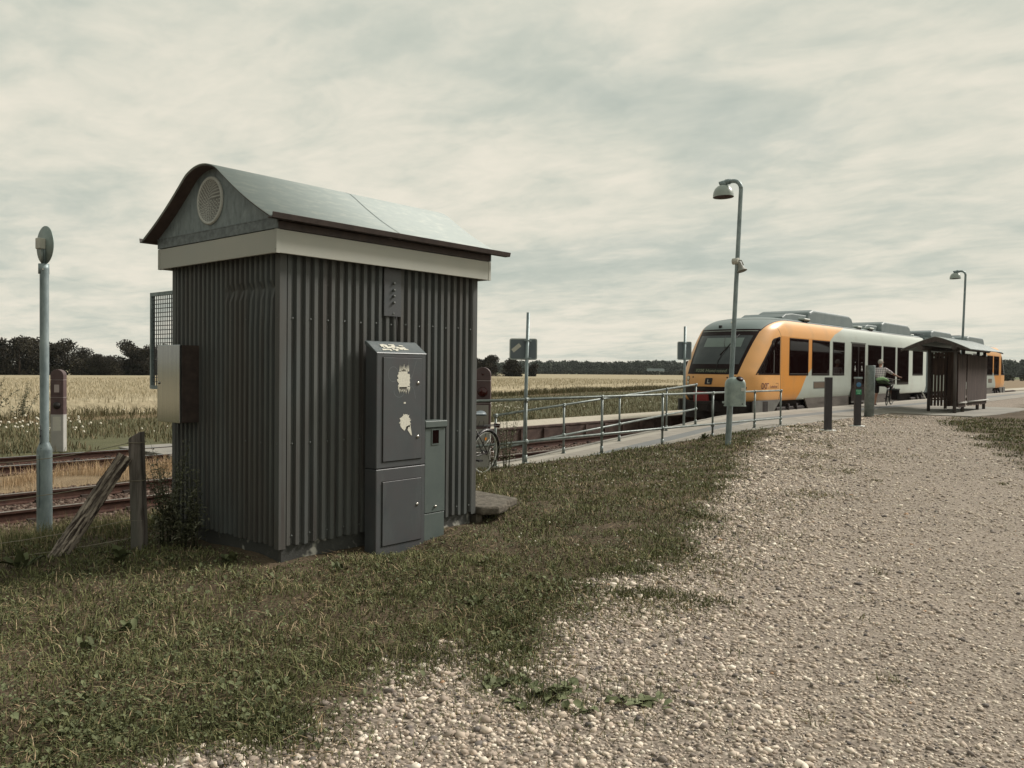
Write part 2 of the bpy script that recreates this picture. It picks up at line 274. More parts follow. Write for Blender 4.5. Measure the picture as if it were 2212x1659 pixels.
# ------------------------------------------------------------ helpers
ORG = {}
class MB:
    def __init__(s): s.v = []; s.f = []; s.sm = []; s.cut = []
    def add(s, vs, fs, smooth=False):
        s.cut.append((len(s.v), len(s.f))); b = len(s.v); s.v += [tuple(v) for v in vs]; s.f += [tuple(i + b for i in f) for f in fs]; s.sm += [smooth] * len(fs); return s
    def box(s, x0, x1, y0, y1, z0, z1):
        v = [(x, y, z) for z in (z0, z1) for y in (y0, y1) for x in (x0, x1)]
        return s.add(v, [(0, 2, 3, 1), (4, 5, 7, 6), (0, 1, 5, 4), (2, 6, 7, 3), (0, 4, 6, 2), (1, 3, 7, 5)])
    def obox(s, c, ax, ay, az):
        c, ax, ay, az = map(Vector, (c, ax, ay, az)); v = [c + i * ax + j * ay + k * az for k in (-1, 1) for j in (-1, 1) for i in (-1, 1)]
        return s.add(v, [(0, 2, 3, 1), (4, 5, 7, 6), (0, 1, 5, 4), (2, 6, 7, 3), (0, 4, 6, 2), (1, 3, 7, 5)])
    def tube(s, pts, r, n=10, cap=True):
        pts = [Vector(p) for p in pts]; rs = r if isinstance(r, (list, tuple)) else [r] * len(pts); vs = []; up = None
        for i, p in enumerate(pts):
            d = (pts[min(i + 1, len(pts) - 1)] - pts[max(i - 1, 0)]).normalized()
            if up is None: up = Vector((0, 0, 1)) if abs(d.z) < .9 else Vector((1, 0, 0))
            a = d.cross(up).normalized(); b = a.cross(d).normalized(); up = b
            vs += [p + rs[i] * (math.cos(2 * PI * k / n) * a + math.sin(2 * PI * k / n) * b) for k in range(n)]
        fs = [(i * n + k, i * n + (k + 1) % n, (i + 1) * n + (k + 1) % n, (i + 1) * n + k) for i in range(len(pts) - 1) for k in range(n)]
        s.add(vs, fs, True)
        if cap:
            m = len(pts) - 1; s.add(vs[:n], [tuple(range(n))]); s.add(vs[m * n:], [tuple(range(n))[::-1]])
        return s
    def lathe(s, c, axis, prof, n=24):
        c = Vector(c); ax = Vector(axis).normalized(); u = ax.orthogonal().normalized(); v = ax.cross(u)
        vs = [c + h * ax + r * (math.cos(2 * PI * k / n) * u + math.sin(2 * PI * k / n) * v) for r, h in prof for k in range(n)]
        fs = [(i * n + k, i * n + (k + 1) % n, (i + 1) * n + (k + 1) % n, (i + 1) * n + k) for i in range(len(prof) - 1) for k in range(n)]
        return s.add(vs, fs, True)
    def disc(s, c, axis, r, t, n=24, r2=None):
        return s.lathe(c, axis, [(0, 0), (r, 0), (r2 if r2 else r, t), (0, t)], n)
    def prism(s, poly, vec):
        vec = Vector(vec); n = len(poly); a = [Vector(p) for p in poly]
        return s.add(a + [p + vec for p in a], [tuple(range(n))[::-1], tuple(range(n, 2 * n))] + [(i, (i + 1) % n, n + (i + 1) % n, n + i) for i in range(n)])
    def torus(s, c, axis, R, r, n=32, m=8, a0=0, a1=2 * PI, u=None):
        c = Vector(c); ax = Vector(axis).normalized(); u = Vector(u).normalized() if u else ax.orthogonal().normalized(); v = ax.cross(u)
        full = abs(a1 - a0 - 2 * PI) < 1e-4; k = n if full else n + 1; vs = []
        for i in range(k):
            t = a0 + (a1 - a0) * i / n; d = math.cos(t) * u + math.sin(t) * v
            vs += [c + d * (R + r * math.cos(2 * PI * j / m)) + ax * r * math.sin(2 * PI * j / m) for j in range(m)]
        fs = [(i * m + j, i * m + (j + 1) % m, ((i + 1) % k) * m + (j + 1) % m, ((i + 1) % k) * m + j) for i in range(n) for j in range(m)]
        return s.add(vs, fs, True)
    def xf(s, mtx):
        s.v = [tuple(mtx @ Vector(p)) for p in s.v]; return s
    def build(s, name, m, parent=None, org=None, bevel=0, mats=None, seg=1):
        me = bpy.data.meshes.new(name); ob = bpy.data.objects.new(name, me); COL.objects.link(ob)
        if parent is not None: o0 = ORG[parent.name]; ob.parent = parent
        else: o0 = Vector(org) if org else Vector((0, 0, 0)); ob.location = o0
        me.from_pydata([(a - o0[0], b - o0[1], c - o0[2]) for a, b, c in s.v], [], s.f); me.polygons.foreach_set('use_smooth', s.sm)
        me.materials.append(M[m] if isinstance(m, str) else m); me.update()
        bm = bmesh.new(); bm.from_mesh(me); bmesh.ops.remove_doubles(bm, verts=bm.verts, dist=1e-5) if any(s.sm) else None
        bmesh.ops.recalc_face_normals(bm, faces=bm.faces); bm.to_mesh(me); bm.free()
        if bevel:
            b = ob.modifiers.new('bevel', 'BEVEL'); b.width = bevel; b.segments = seg; b.limit_method = 'ANGLE'; b.angle_limit = .6
        ORG[ob.name] = o0; return ob
def build_each(mb, name, m, parent, per=1, **k):
    # one object for every PER shapes that were added
    out = []; c = mb.cut[::per] + [(len(mb.v), len(mb.f))]
    for (v0, f0), (v1, f1) in zip(c, c[1:]):
        q = MB(); q.v = mb.v[v0:v1]; q.f = [tuple(i - v0 for i in f) for f in mb.f[f0:f1]]; q.sm = mb.sm[f0:f1]; out.append(q.build(name, m, parent, **k))
    return out
def tag(o, label=None, cat=None, group=None, kind=None):
    if label: o['label'] = label
    if cat: o['category'] = cat
    if group: o['group'] = group
    if kind: o['kind'] = kind
    return o
def thing(name, loc, label, cat, group=None):
    o = bpy.data.objects.new(name, None); COL.objects.link(o); o.location = loc; o.empty_display_size = .2; ORG[o.name] = Vector(loc)
    return tag(o, label, cat, group)
def fastmesh(name, V, F, m, tint=None, parent=None, smooth=False, org=None):
    """V (n,3), F (k,4) or (k,3) arrays"""
    me = bpy.data.meshes.new(name); n = len(V); k, w_ = F.shape
    o0 = np.array(ORG[parent.name] if parent is not None else (org or (0, 0, 0)), float)
    me.vertices.add(n); me.vertices.foreach_set('co', (V - o0).astype(np.float32).ravel()); me.loops.add(k * w_); me.loops.foreach_set('vertex_index', F.astype(np.int32).ravel())
    me.polygons.add(k); me.polygons.foreach_set('loop_start', np.arange(k, dtype=np.int32) * w_)
    if smooth: me.polygons.foreach_set('use_smooth', np.ones(k, bool))
    me.update(calc_edges=True)
    if tint is not None:
        a = me.attributes.new('tint', 'FLOAT', 'POINT'); a.data.foreach_set('value', tint.astype(np.float32))
    me.materials.append(M[m] if isinstance(m, str) else m)
    ob = bpy.data.objects.new(name, me); COL.objects.link(ob)
    if parent is not None: ob.parent = parent
    else: ob.location = o0
    ORG[ob.name] = Vector(o0); return ob
def text(s, name, m, parent, origin, right, up, h, depth=.003, bold=False, width=None, condense=1.0):
    cu = bpy.data.curves.new(name, 'FONT'); cu.body = s; cu.size = 1; cu.extrude = 0
    if bold: cu.offset = .02
    to = bpy.data.objects.new(name, cu); COL.objects.link(to); dg = bpy.context.evaluated_depsgraph_get(); me = bpy.data.meshes.new_from_object(to.evaluated_get(dg))
    bpy.data.objects.remove(to); co = np.array([v.co[:] for v in me.vertices]); x0, y0 = co[:, 0].min(), co[:, 1].min(); W = co[:, 0].max() - x0; H = co[:, 1].max() - y0
    r = Vector(right).normalized(); u = Vector(up).normalized(); sx = (width / W) if width else h / H * condense; sy = h / H; o = Vector(origin) - ORG[parent.name]
    for v in me.vertices:
        v.co = o + r * (v.co.x - x0) * sx + u * (v.co.y - y0) * sy
    me.materials.clear(); me.materials.append(M[m]); ob = bpy.data.objects.new(name, me); COL.objects.link(ob); ob.parent = parent; ORG[ob.name] = ORG[parent.name]; return ob
def vnoise(x, y, s, seed=0):
    """smooth value noise in numpy, 0..1"""
    x = np.asarray(x) / s; y = np.asarray(y) / s; xi = np.floor(x).astype(int); yi = np.floor(y).astype(int); fx = x - xi; fy = y - yi
    fx = fx * fx * (3 - 2 * fx); fy = fy * fy * (3 - 2 * fy)
    def h(a, b):
        v = np.sin(a * 127.1 + b * 311.7 + seed * 74.7) * 43758.5453; return v - np.floor(v)
    return (h(xi, yi) * (1 - fx) + h(xi + 1, yi) * fx) * (1 - fy) + (h(xi, yi + 1) * (1 - fx) + h(xi + 1, yi + 1) * fx) * fy
def fbm(x, y, s, seed=0): return .5 * vnoise(x, y, s, seed) + .3 * vnoise(x, y, s / 2.1, seed + 1) + .2 * vnoise(x, y, s / 4.3, seed + 2)
# ------------------------------------------------------------ ground
def sstep(a, b, x): t = np.clip((x - a) / (b - a), 0, 1); return t * t * (3 - 2 * t)
LY = [0, 1.4, 1.94, 2.34, 2.61, 2.98, 3.18, 3.44, 4.1, 4.5, 5.25, 5.94, 6.75, 7.23, 8.5, 10.9, 13.3, 17, 20.5, 22]
LX = [-3.7, -3.2, -2.9, -3.05, -3.15, -3.1, -2.95, -2.95, -3.2, -3.35, -3.6, -3.45, -3.5, -3.86, -4.39, -5.3, -6.1, -7.3, -8.5, -9.5]
def lawn_edge(y): return np.interp(y, LY, LX)
def right_edge(y): return np.interp(y, [0, 16.2, 20.5, 25, 29, 31], [8, -2.36, -3.8, -5.2, -6.2, -6.2])
def gh(x, y):
    x = np.asarray(x, float); y = np.asarray(y, float)
    lane = .13 * sstep(12, 21, y)
    z = np.where(x > -8.7, lane, 0)
    left = -.42 * sstep(-7.7, -10.5, x) if False else -.42 * (1 - sstep(-10.5, -7.75, x))
    z = np.where((x < -7.7) & (y < 8.9), left, z); z = np.where((x <= -8.72) & (y >= 8.9), -.42, z)
    z = np.where(x < -14.2, -.36, z); z = np.where((x < -15.9) & (x > -18.4), -.42, z)
    z = np.where(x <= -18.4, -.28, z); z = np.where(x < -30, np.maximum(-.28 - .0068 * (-x - 30), -2.1), z)
    bump = (.05 * (fbm(x, y, .9, 5) - .5) + .06 * (fbm(x, y, .3, 6) - .5)) * ((x < lawn_edge(y)) | (x > right_edge(y))) + .012 * (fbm(x, y, .35, 9) - .5)
    dip = -.075 * np.exp(-(((x + 5.42) / .33) ** 2 + ((y - 4.85) / .55) ** 2))
    return z + np.where((x > -10.3), bump, .0) + dip
def wheat_edge(y): return np.interp(y, [-40, 15, 56, 90, 400], [-30.7, -31.2, -41, -44, -70])
ax = np.concatenate([[-1280, -900, -700, -500, -380, -280, -200, -150, -110, -80, -60, -50, -44, -40, -37, -34, -32, -31, -30], np.arange(-29, -19, .5), np.arange(-19, -9.5, .25), np.arange(-9.5, 4, .085), np.arange(4, 12, .5), [14, 18, 25, 40, 80, 200, 600, 1280]])
ay = np.concatenate([[-1280, -500, -200, -100, -60, -30, -15, -8, -4, -2, -1], np.arange(-.5, 12, .085), np.arange(12, 24, .17), np.arange(24, 45, .5), np.arange(45, 100, 4), [110, 130, 160, 200, 260, 340, 450, 600, 800, 1000, 1280]])
gx, gy = np.meshgrid(ax, ay); V = np.stack([gx.ravel(), gy.ravel(), gh(gx, gy).ravel()], 1)
nx_, ny_ = len(ax), len(ay); ii = (np.arange(ny_ - 1)[:, None] * nx_ + np.arange(nx_ - 1)[None, :]).ravel()
F = np.stack([ii, ii + 1, ii + nx_ + 1, ii + nx_], 1)
def gravel_w(x, y):
    e = lawn_edge(y) + .02 + .75 * (fbm(x, y, .8, 2) - .5) + .55 * (fbm(x, y, .28, 8) - .5)
    a = sstep(-.30, .30, x - e); e2 = right_edge(y) + 1.6 * (fbm(x, y, 1.1, 3) - .5); b = sstep(-.5, .5, e2 - x)
    return a * b * (x > -8.7)
def ground_mat():
    m = bpy.data.materials.new('ground'); m.use_nodes = True; t = m.node_tree; P = t.nodes['Principled BSDF']; P.inputs['Roughness'].default_value = .95; P.inputs['Specular IOR Level'].default_value = .2
    tc = t.nodes.new('ShaderNodeTexCoord')
    def at(n): a = t.nodes.new('ShaderNodeAttribute'); a.attribute_name = n; return a.outputs['Fac']
    def nz(s, d=5, st=None):
        n = t.nodes.new('ShaderNodeTexNoise'); n.inputs['Scale'].default_value = s; n.inputs['Detail'].default_value = d; n.inputs['Roughness'].default_value = .62; t.links.new(tc.outputs['Object'], n.inputs[0]); return n.outputs[0]
    def vor(s):
        n = t.nodes.new('ShaderNodeTexVoronoi'); n.inputs['Scale'].default_value = s; t.links.new(tc.outputs['Object'], n.inputs[0]); return n
    vs = vor(34); v2 = vor(95); sep = t.nodes.new('ShaderNodeSeparateColor'); t.links.new(vs.outputs['Color'], sep.inputs[0]); sep2 = t.nodes.new('ShaderNodeSeparateColor'); t.links.new(v2.outputs['Color'], sep2.inputs[0])
    stone = ramp_of(t, sep.outputs[0], [(0, (.06, .05, .043)), (.3, (.16, .132, .108)), (.5, (.28, .233, .19)), (.75, (.44, .375, .31)), (1, (.64, .57, .48))])
    stone2 = ramp_of(t, sep2.outputs[0], [(0, (.05, .04, .033)), (.45, (.165, .136, .11)), (.8, (.34, .29, .24)), (1, (.58, .52, .44))])
    big = nz(.45, 6); gcol = tmix(t, .55, stone, stone2); gcol = tmix(t, .25, gcol, (.36, .295, .24))
    gcol = tmix(t, tmath(t, 'MULTIPLY', ramp_of(t, vs.outputs['Distance'], [(.25, 0.), (.6, 1.)]), .35), gcol, (.13, .108, .088))
    gcol = tmix(t, ramp_of(t, big, [(.44, 0.), (.68, .5)]), gcol, (.31, .257, .212))
    soil = tmix(t, nz(5), (.040, .028, .017), (.12, .090, .058)); soil = tmix(t, ramp_of(t, nz(1.1), [(.5, 0.), (.68, .7)]), soil, (.14, .105, .072))
    c = tmix(t, at('gravel'), soil, gcol)
    bal = ramp_of(t, sep.outputs[1], [(0, (.022, .012, .009)), (.6, (.07, .042, .032)), (1, (.15, .11, .085))]); c = tmix(t, at('ballast'), c, bal)
    dry = tmix(t, nz(3.5), (.13, .092, .055), (.30, .225, .14)); c = tmix(t, at('dry'), c, dry)
    ver = tmix(t, nz(1.6), (.06, .066, .030), (.15, .14, .08)); c = tmix(t, at('verge'), c, ver)
    whe = tmix(t, nz(.8), (.23, .18, .105), (.33, .27, .17)); c = tmix(t, at('wheatw'), c, whe)
    gre = tmix(t, nz(.012, 3), (.085, .105, .045), (.13, .14, .07)); c = tmix(t, at('greenw'), c, gre)
    t.links.new(c, P.inputs['Base Color'])
    b = t.nodes.new('ShaderNodeBump'); b.inputs['Strength'].default_value = .9; b.inputs['Distance'].default_value = .012
    t.links.new(tmath(t, 'SUBTRACT', 1.0, vs.outputs['Distance']), b.inputs['Height']); t.links.new(b.outputs[0], P.inputs['Normal']); return m
M['ground'] = ground_mat()
g = tag(fastmesh('ground', V, F, 'ground'), kind='structure')
X_, Y_ = V[:, 0], V[:, 1]
def setattr_f(o, n, v): a = o.data.attributes.new(n, 'FLOAT', 'POINT'); a.data.foreach_set('value', v.astype(np.float32))
setattr_f(g, 'gravel', gravel_w(X_, Y_))
setattr_f(g, 'ballast', (((X_ < -10.1) & (X_ > -14.1)) | ((X_ < -15.8) & (X_ > -18.3))).astype(float))
setattr_f(g, 'dry', (((X_ <= -14.0) & (X_ >= -15.9)) | ((X_ < wheat_edge(Y_) + 2.7) & (X_ > wheat_edge(Y_) + 1.0) & (Y_ < 75)) | ((X_ < -18.2) & (Y_ > 75))) * 1.0)
setattr_f(g, 'verge', ((X_ <= -18.3) & (Y_ <= 75) & ~((X_ < wheat_edge(Y_) + 2.7) & (X_ > wheat_edge(Y_) + 1.0))) * 1.0)
D_ = np.hypot(X_, Y_)
setattr_f(g, 'wheatw', (X_ < wheat_edge(Y_) + .2) * (D_ < 330) * 1.0); setattr_f(g, 'greenw', ((D_ >= 330) | (X_ > 12)) * 1.0)

# ------------------------------------------------------------ rails, sleepers, crossing
def rail_line(x, name, top):
    r = MB(); z = -.40
    prof = [(-.07, 0), (.07, 0), (.07, .012), (.012, .03), (.012, .11), (.034, .122), (.034, .146), (-.034, .146), (-.034, .122), (-.012, .11), (-.012, .03), (-.07, .012)]
    r.prism([(x + a, -45, z + b) for a, b in prof], (0, 345, 0)); o = r.build(name, 'rail', bevel=0)
    t = MB().box(x - .030, x + .030, -45, 300, z + .1462, z + .151).build('rail_head', top, None); t.parent = o; return o
for cx, top, wh in ((-12.07, 'railtop', 'near'), (-17.1, 'railtopblue', 'far')):
    tr = thing('railway_track', (cx, 0, -.42), 'rusty rails on dark sleepers in front of the dry grass strip' if wh == 'near' else 'second railway track with a bright worn rail beyond the dry grass strip', 'railway track')
    for s in (-.7525, .7525):
        o = rail_line(cx + s, 'rail', top); 
        for q in (o,): q.parent = tr; q.location = -Vector((cx, 0, -.42)); 
    sl = MB()
    for k in range(-10, 150): sl.box(cx - 1.25, cx + 1.25, k * .62, k * .62 + .24, -.47, -.401)
    for k in range(-10, 60):
        for s in (-.7525, .7525):
            for e in (-1, 1): sl.box(cx + s + e * .10 - .035, cx + s + e * .10 + .035, k * .62 + .07, k * .62 + .17, -.4, -.355)
    tag(sl.build('sleepers', 'sleeper', tr), kind='stuff')
cr = thing('level_crossing_deck', (-14.5, 8.5, -.3), 'grey foot crossing panels laid between and beside the rails', 'crossing')
for x0, x1 in ((-11.25, -9.0), (-12.74, -11.40), (-16.28, -12.90), (-17.77, -16.42), (-18.6, -17.93)):
    MB().box(x0, x1, 8.15, 9.35, -.41, -.262).build('deck_panel', 'concrete', cr, bevel=.01)
# ------------------------------------------------------------ platforms
def platform_mat():
    m = bpy.data.materials.new('platform paving'); m.use_nodes = True; t = m.node_tree; P = t.nodes['Principled BSDF']; P.inputs['Roughness'].default_value = .9
    tc = t.nodes.new('ShaderNodeTexCoord'); mp = t.nodes.new('ShaderNodeMapping'); mp.inputs['Rotation'].default_value = (0, 0, PI / 2); t.links.new(tc.outputs['Object'], mp.inputs[0])
    br = t.nodes.new('ShaderNodeTexBrick'); br.inputs['Scale'].default_value = 1; br.inputs['Brick Width'].default_value = .62; br.inputs['Row Height'].default_value = .52; br.inputs['Mortar Size'].default_value = .012
    br.inputs['Color1'].default_value = (.25, .228, .194, 1); br.inputs['Color2'].default_value = (.295, .27, .232, 1); br.inputs['Mortar'].default_value = (.16, .14, .12, 1); t.links.new(mp.outputs[0], br.inputs[0])
    n = t.nodes.new('ShaderNodeTexNoise'); n.inputs['Scale'].default_value = 2.2; n.inputs['Detail'].default_value = 7; t.links.new(tc.outputs['Object'], n.inputs[0])
    c = tmix(t, ramp_of(t, n.outputs[0], [(.42, 0.), (.72, .55)]), br.outputs[0], (.20, .185, .16))
    sp = t.nodes.new('ShaderNodeSeparateXYZ'); t.links.new(tc.outputs['Object'], sp.inputs[0])
    lane = tmath(t, 'LESS_THAN', tmath(t, 'ABSOLUTE', tmath(t, 'SUBTRACT', sp.outputs[0], -9.72)), .19); c = tmix(t, lane, c, tmix(t, n.outputs[0], (.12, .125, .125), (.20, .205, .20)))
    edge = tmath(t, 'LESS_THAN', sp.outputs[0], -10.38); c = tmix(t, tmath(t, 'MULTIPLY', edge, .5), c, (.40, .37, .31))
    t.links.new(c, P.inputs['Base Color']); b = t.nodes.new('ShaderNodeBump'); b.inputs['Strength'].default_value = .3; b.inputs['Distance'].default_value = .01; t.links.new(br.outputs['Fac'], b.inputs['Height']); b.invert = True; t.links.new(b.outputs[0], P.inputs['Normal']); return m
M['platform'] = platform_mat()
ys = [9.3, 12.6, 14.5, 16.5, 18.5, 20.5, 22.4, 26, 34, 44, 60, 80, 110]
def pz(x, y):   # ramp and cross fall
    r = float(np.interp(y, [9.3, 12.6, 22.4, 30, 110], [-.32, -.30, .285, .29, .25])); lo = float(np.interp(y, [9.3, 12.6, 17.8, 19.5, 30, 110], [-.32, -.30, .0, .142, .15, .15])); f = (x + 8.62) / (-10.75 + 8.62); return lo * (1 - f) + r * f
vs = []; fs = []
for i, y in enumerate(ys):
    for x in (-8.62, -10.78): vs.append((x, y, pz(x, y)))
    for x in (-8.62, -10.78): vs.append((x, y, -.6))
for i in range(len(ys) - 1):
    a = i * 4; b = a + 4; fs += [(a, b, b + 1, a + 1), (a + 2, a, b, b + 2)[::-1], (a + 1, b + 1, b + 3, a + 3)]
fs += [(0, 1, 3, 2)]
tag(MB().add(vs, fs).build('platform', 'platform'), kind='structure')
kb = MB()
kp = [(9.0, -.02), (18.0, .0), (19.6, .145), (30.8, .155)]
for (a, za), (b, zb) in zip(kp, kp[1:]):
    kb.add([(-8.62, a, -.5), (-8.80, a, -.5), (-8.80, a, za), (-8.62, a, za), (-8.62, b, -.5), (-8.80, b, -.5), (-8.80, b, zb), (-8.62, b, zb)], [(0, 1, 2, 3), (4, 7, 6, 5), (3, 2, 6, 7), (0, 3, 7, 4), (1, 5, 6, 2)])
kb.xf(Matrix.Translation((.03, 0, .004))); tag(kb.build('kerb', 'concrete', bevel=.012), kind='structure')
eb = MB(); yy = list(np.arange(12.0, 23.2, .9))
for a, b in zip(yy, yy[1:]):
    z0, z1 = pz(-10.8, a), pz(-10.8, b); j = .006 * rnd.uniform(-1, 1)
    eb.add([(-10.72, a + .01, z0 - .3), (-10.86, a + .01, z0 - .3), (-10.86, a + .01, z0 + .012 + j), (-10.72, a + .01, z0 + .012 + j), (-10.72, b - .01, z1 - .3), (-10.86, b - .01, z1 - .3), (-10.86, b - .01, z1 + .012 + j), (-10.72, b - .01, z1 + .012 + j)], [(0, 1, 2, 3), (4, 7, 6, 5), (3, 2, 6, 7), (0, 3, 7, 4), (1, 5, 6, 2)])
tag(eb.build('ramp_edging', 'concrete'), kind='structure')
slab = MB(); slab.prism([(-8.58, 30.9, -.1), (-7.2, 30.45, -.1), (-5.95, 30.5, -.1), (-5.6, 33, -.1), (-5.5, 39.6, -.1), (-8.58, 39.8, -.1)], (0, 0, .262)); tag(slab.build('shelter_pavement', 'concrete', bevel=.01), kind='structure')
isl = MB(); isl.box(-16.0, -14.18, 10.9, 120, -.5, .0); tag(isl.build('island_platform', 'islandtop', bevel=.02), kind='structure')
iw = MB()
k = 10.9
while k < 90:
    L = 1.0; iw.box(-14.18, -14.08, k + .01, k + L - .01, -.5, -.035 + .012 * rnd.uniform(-1, 1)); iw.box(-14.14, -14.03, k - .09, k + .09, -.5, -.06); k += L
iw.box(-14.24, -14.06, 10.9, 90, -.034, .012); tag(iw.build('island_retaining_wall', 'islandwall'), kind='structure')

# ------------------------------------------------------------ scattered stones and blades
ICO_V = []; p_ = (1 + 5 ** .5) / 2
for a, b in ((1, p_), (-1, p_), (1, -p_), (-1, -p_)): ICO_V += [(0, a, b), (a, b, 0), (b, 0, a)]
ICO_V = np.array(ICO_V) / math.hypot(1, p_)
bm = bmesh.new(); [bm.verts.new(v) for v in ICO_V]; bmesh.ops.convex_hull(bm, input=bm.verts); bm.verts.index_update(); ICO_V = np.array([v.co[:] for v in bm.verts]); ICO_F = np.array([[v.index for v in f.verts] for f in bm.faces]); bm.free()
def stones(name, x, y, r, mt, tint, flat=(.34, .66), sink=.18):
    n = len(x); nv = len(ICO_V); a = NR.uniform(0, 2 * PI, n)
    V = ICO_V[None] * (1 + NR.uniform(-.30, .30, (n, nv, 1))); V = V * np.stack([np.ones(n), NR.uniform(.55, .95, n), NR.uniform(*flat, n)], 1)[:, None, :] * r[:, None, None]
    t = NR.normal(0, .25, n); c, s = np.cos(t)[:, None], np.sin(t)[:, None]; V = np.stack([V[..., 0] * c - V[..., 2] * s, V[..., 1], V[..., 0] * s + V[..., 2] * c], -1)
    c, s = np.cos(a)[:, None], np.sin(a)[:, None]; V = np.stack([V[..., 0] * c - V[..., 1] * s, V[..., 0] * s + V[..., 1] * c, V[..., 2]], -1)
    V += np.stack([x, y, gh(x, y) + r * sink], 1)[:, None, :]
    F = (ICO_F[None] + (np.arange(n) * nv)[:, None, None]).reshape(-1, 3)
    return fastmesh(name, V.reshape(-1, 3), F, mt, np.repeat(tint, nv), smooth=False)
def inview(x, y, m=.12, near=2.2):
    d = -.65 * x + .76 * y; r = .76 * x + .65 * y; return (d > near) & (np.abs(r / np.maximum(d, .1)) < .63 + m)
def blades(name, x, y, z, h, wd, mt, tint, lean=.45, curve=.5, parent=None, dirn=None):
    n = len(x); a = NR.uniform(0, 2 * PI, n); le = np.abs(NR.normal(0, lean, n)) * h; la = NR.uniform(0, 2 * PI, n)
    dx, dy = np.cos(a) * wd / 2, np.sin(a) * wd / 2; lx, ly = np.cos(la) * le, np.sin(la) * le
    B = np.stack([x, y, z], 1); Wd = np.stack([dx, dy, 0 * dx], 1); Lm = np.stack([lx * (1 - curve) * .5, ly * (1 - curve) * .5, h * .58], 1); T = np.stack([lx, ly, h * (1 - .25 * np.minimum(le / h, 1.2))], 1)
    V = np.stack([B - Wd, B + Wd, B + Lm + Wd * .75, B + Lm - Wd * .75, B + T], 1).reshape(-1, 3)
    k = (np.arange(n) * 5)[:, None]; F3 = np.concatenate([k + [[0, 1, 2]], k + [[0, 2, 3]], k + [[3, 2, 4]]])
    return fastmesh(name, V, F3, mt, np.repeat(tint, 5), parent)
def leaves(name, x, y, z, L, wd, mt, tint, elev=(.2, .9), parent=None, az=None):
    """broad leaves: six-sided lens with a fold"""
    n = len(x); a = NR.uniform(0, 2 * PI, n) if az is None else az; e = NR.uniform(*elev, n); r0 = NR.uniform(-.5, .5, n)
    D = np.stack([np.cos(a) * np.cos(e), np.sin(a) * np.cos(e), np.sin(e)], 1); S = np.stack([-np.sin(a), np.cos(a), r0], 1); B = np.stack([x, y, z], 1); L_ = L[:, None]; W = wd[:, None] / 2
    dn = np.array([0, 0, 1.])[None]; fold = W * .35 * dn
    V = np.stack([B, B + D * L_ * .35 + S * W + fold, B + D * L_ * .75 + S * W * .8 + fold - dn * L_ * .06, B + D * L_ - dn * L_ * .18, B + D * L_ * .75 - S * W * .8 + fold - dn * L_ * .06, B + D * L_ * .35 - S * W + fold, B + D * L_ * .5], 1).reshape(-1, 3)
    k = (np.arange(n) * 7)[:, None]; F = np.concatenate([k + [[0, 1, 6]], k + [[1, 2, 6]], k + [[2, 3, 6]], k + [[3, 4, 6]], k + [[4, 5, 6]], k + [[5, 0, 6]]])
    return fastmesh(name, V, F, mt, np.repeat(tint, 7), parent)
def rej(n, x0, x1, y0, y1, dens):
    x = NR.uniform(x0, x1, n); y = NR.uniform(y0, y1, n); k = NR.random(n) < dens(x, y); return x[k], y[k]
def dist(x, y): return np.hypot(x, y)
def hutmask(x, y): return ~((x > -7.6) & (x < -5.66) & (y > 3.7) & (y < 6.25))
# gravel stones, dense near the camera
def gd(x, y): d = dist(x, y); return gravel_w(x, y) * np.clip((3.8 / d) ** 1.35, 0, 1) * inview(x, y) * (.45 + .8 * fbm(x, y, .6, 21))
x, y = rej(920000, -8.6, 0.6, .5, 30, gd); d = dist(x, y)
r = np.clip(NR.lognormal(-4.88, .45, len(x)), .0035, .028) * np.interp(d, [3, 8, 20], [1, 1.3, 2.2]) * np.interp(x - lawn_edge(y), [.2, 1.2, 2.8], [1.2, 1.0, .70])
tn = np.clip(NR.beta(2.0, 1.6, len(x)), 0, .965); tn = np.where(NR.random(len(x)) < .003, .985, tn)
tag(stones('gravel', x, y, r, 'pebble', tn, sink=.15), 'loose cream and grey gravel stones covering the lane', 'gravel', kind='stuff')
bx, by = rej(60000, -14.0, -10.2, -1, 26, lambda x, y: inview(x, y, near=1) * 1.0 * (np.abs(np.abs(x + 12.07) - .7525) > .09)); x2, y2 = rej(16000, -18.2, -15.8, 2, 11, lambda x, y: inview(x, y) * 1.)
bx = np.concatenate([bx, x2]); by = np.concatenate([by, y2]); k = ~((by > 8.1) & (by < 9.4)); bx, by = bx[k], by[k]
tag(stones('ballast', bx, by, NR.uniform(.02, .045, len(bx)), 'ballast', NR.beta(1.6, 2.2, len(bx)), flat=(.6, 1)), 'rust brown ballast stones between the rails', 'ballast', kind='stuff')
# lawn grass
def lawn_w(x, y):
    g = 1 - gravel_w(x, y); left = (x < -1.0) & (y < 22) & ~((x < -8.64) & (y > 8.8)) & (x > -10.3); return g * (left | ((x > -6.4) & (y > 14))) * hutmask(x, y) * ~((x > -5.75) & (x < -5.5) & (y > 4.55) & (y < 5.5)) * ~((x < -5.5) & (x > -8.6) & (y > 30.4))
def grd(x, y): d = dist(x, y); p = -.25 + 2.3 * fbm(x, y, .42, 31); return lawn_w(x, y) * np.clip((4.2 / d) ** 1.55, 0, 1) * inview(x, y) * np.clip(p, 0, 1)
x, y = rej(1350000, -10.3, 0, .2, 30, grd); d = dist(x, y); pat = fbm(x, y, .5, 41)
hd = np.hypot(np.maximum(np.maximum(-7.49 - x, x + 5.72), 0), np.maximum(np.maximum(3.79 - y, y - 6.12), 0)); h = NR.uniform(.016, .074, len(x)) * (.45 + 1.2 * pat) * np.interp(hd, [.05, .5], [.35, 1]) * np.interp(d, [3, 12, 25], [1, 1.05, 1.1])
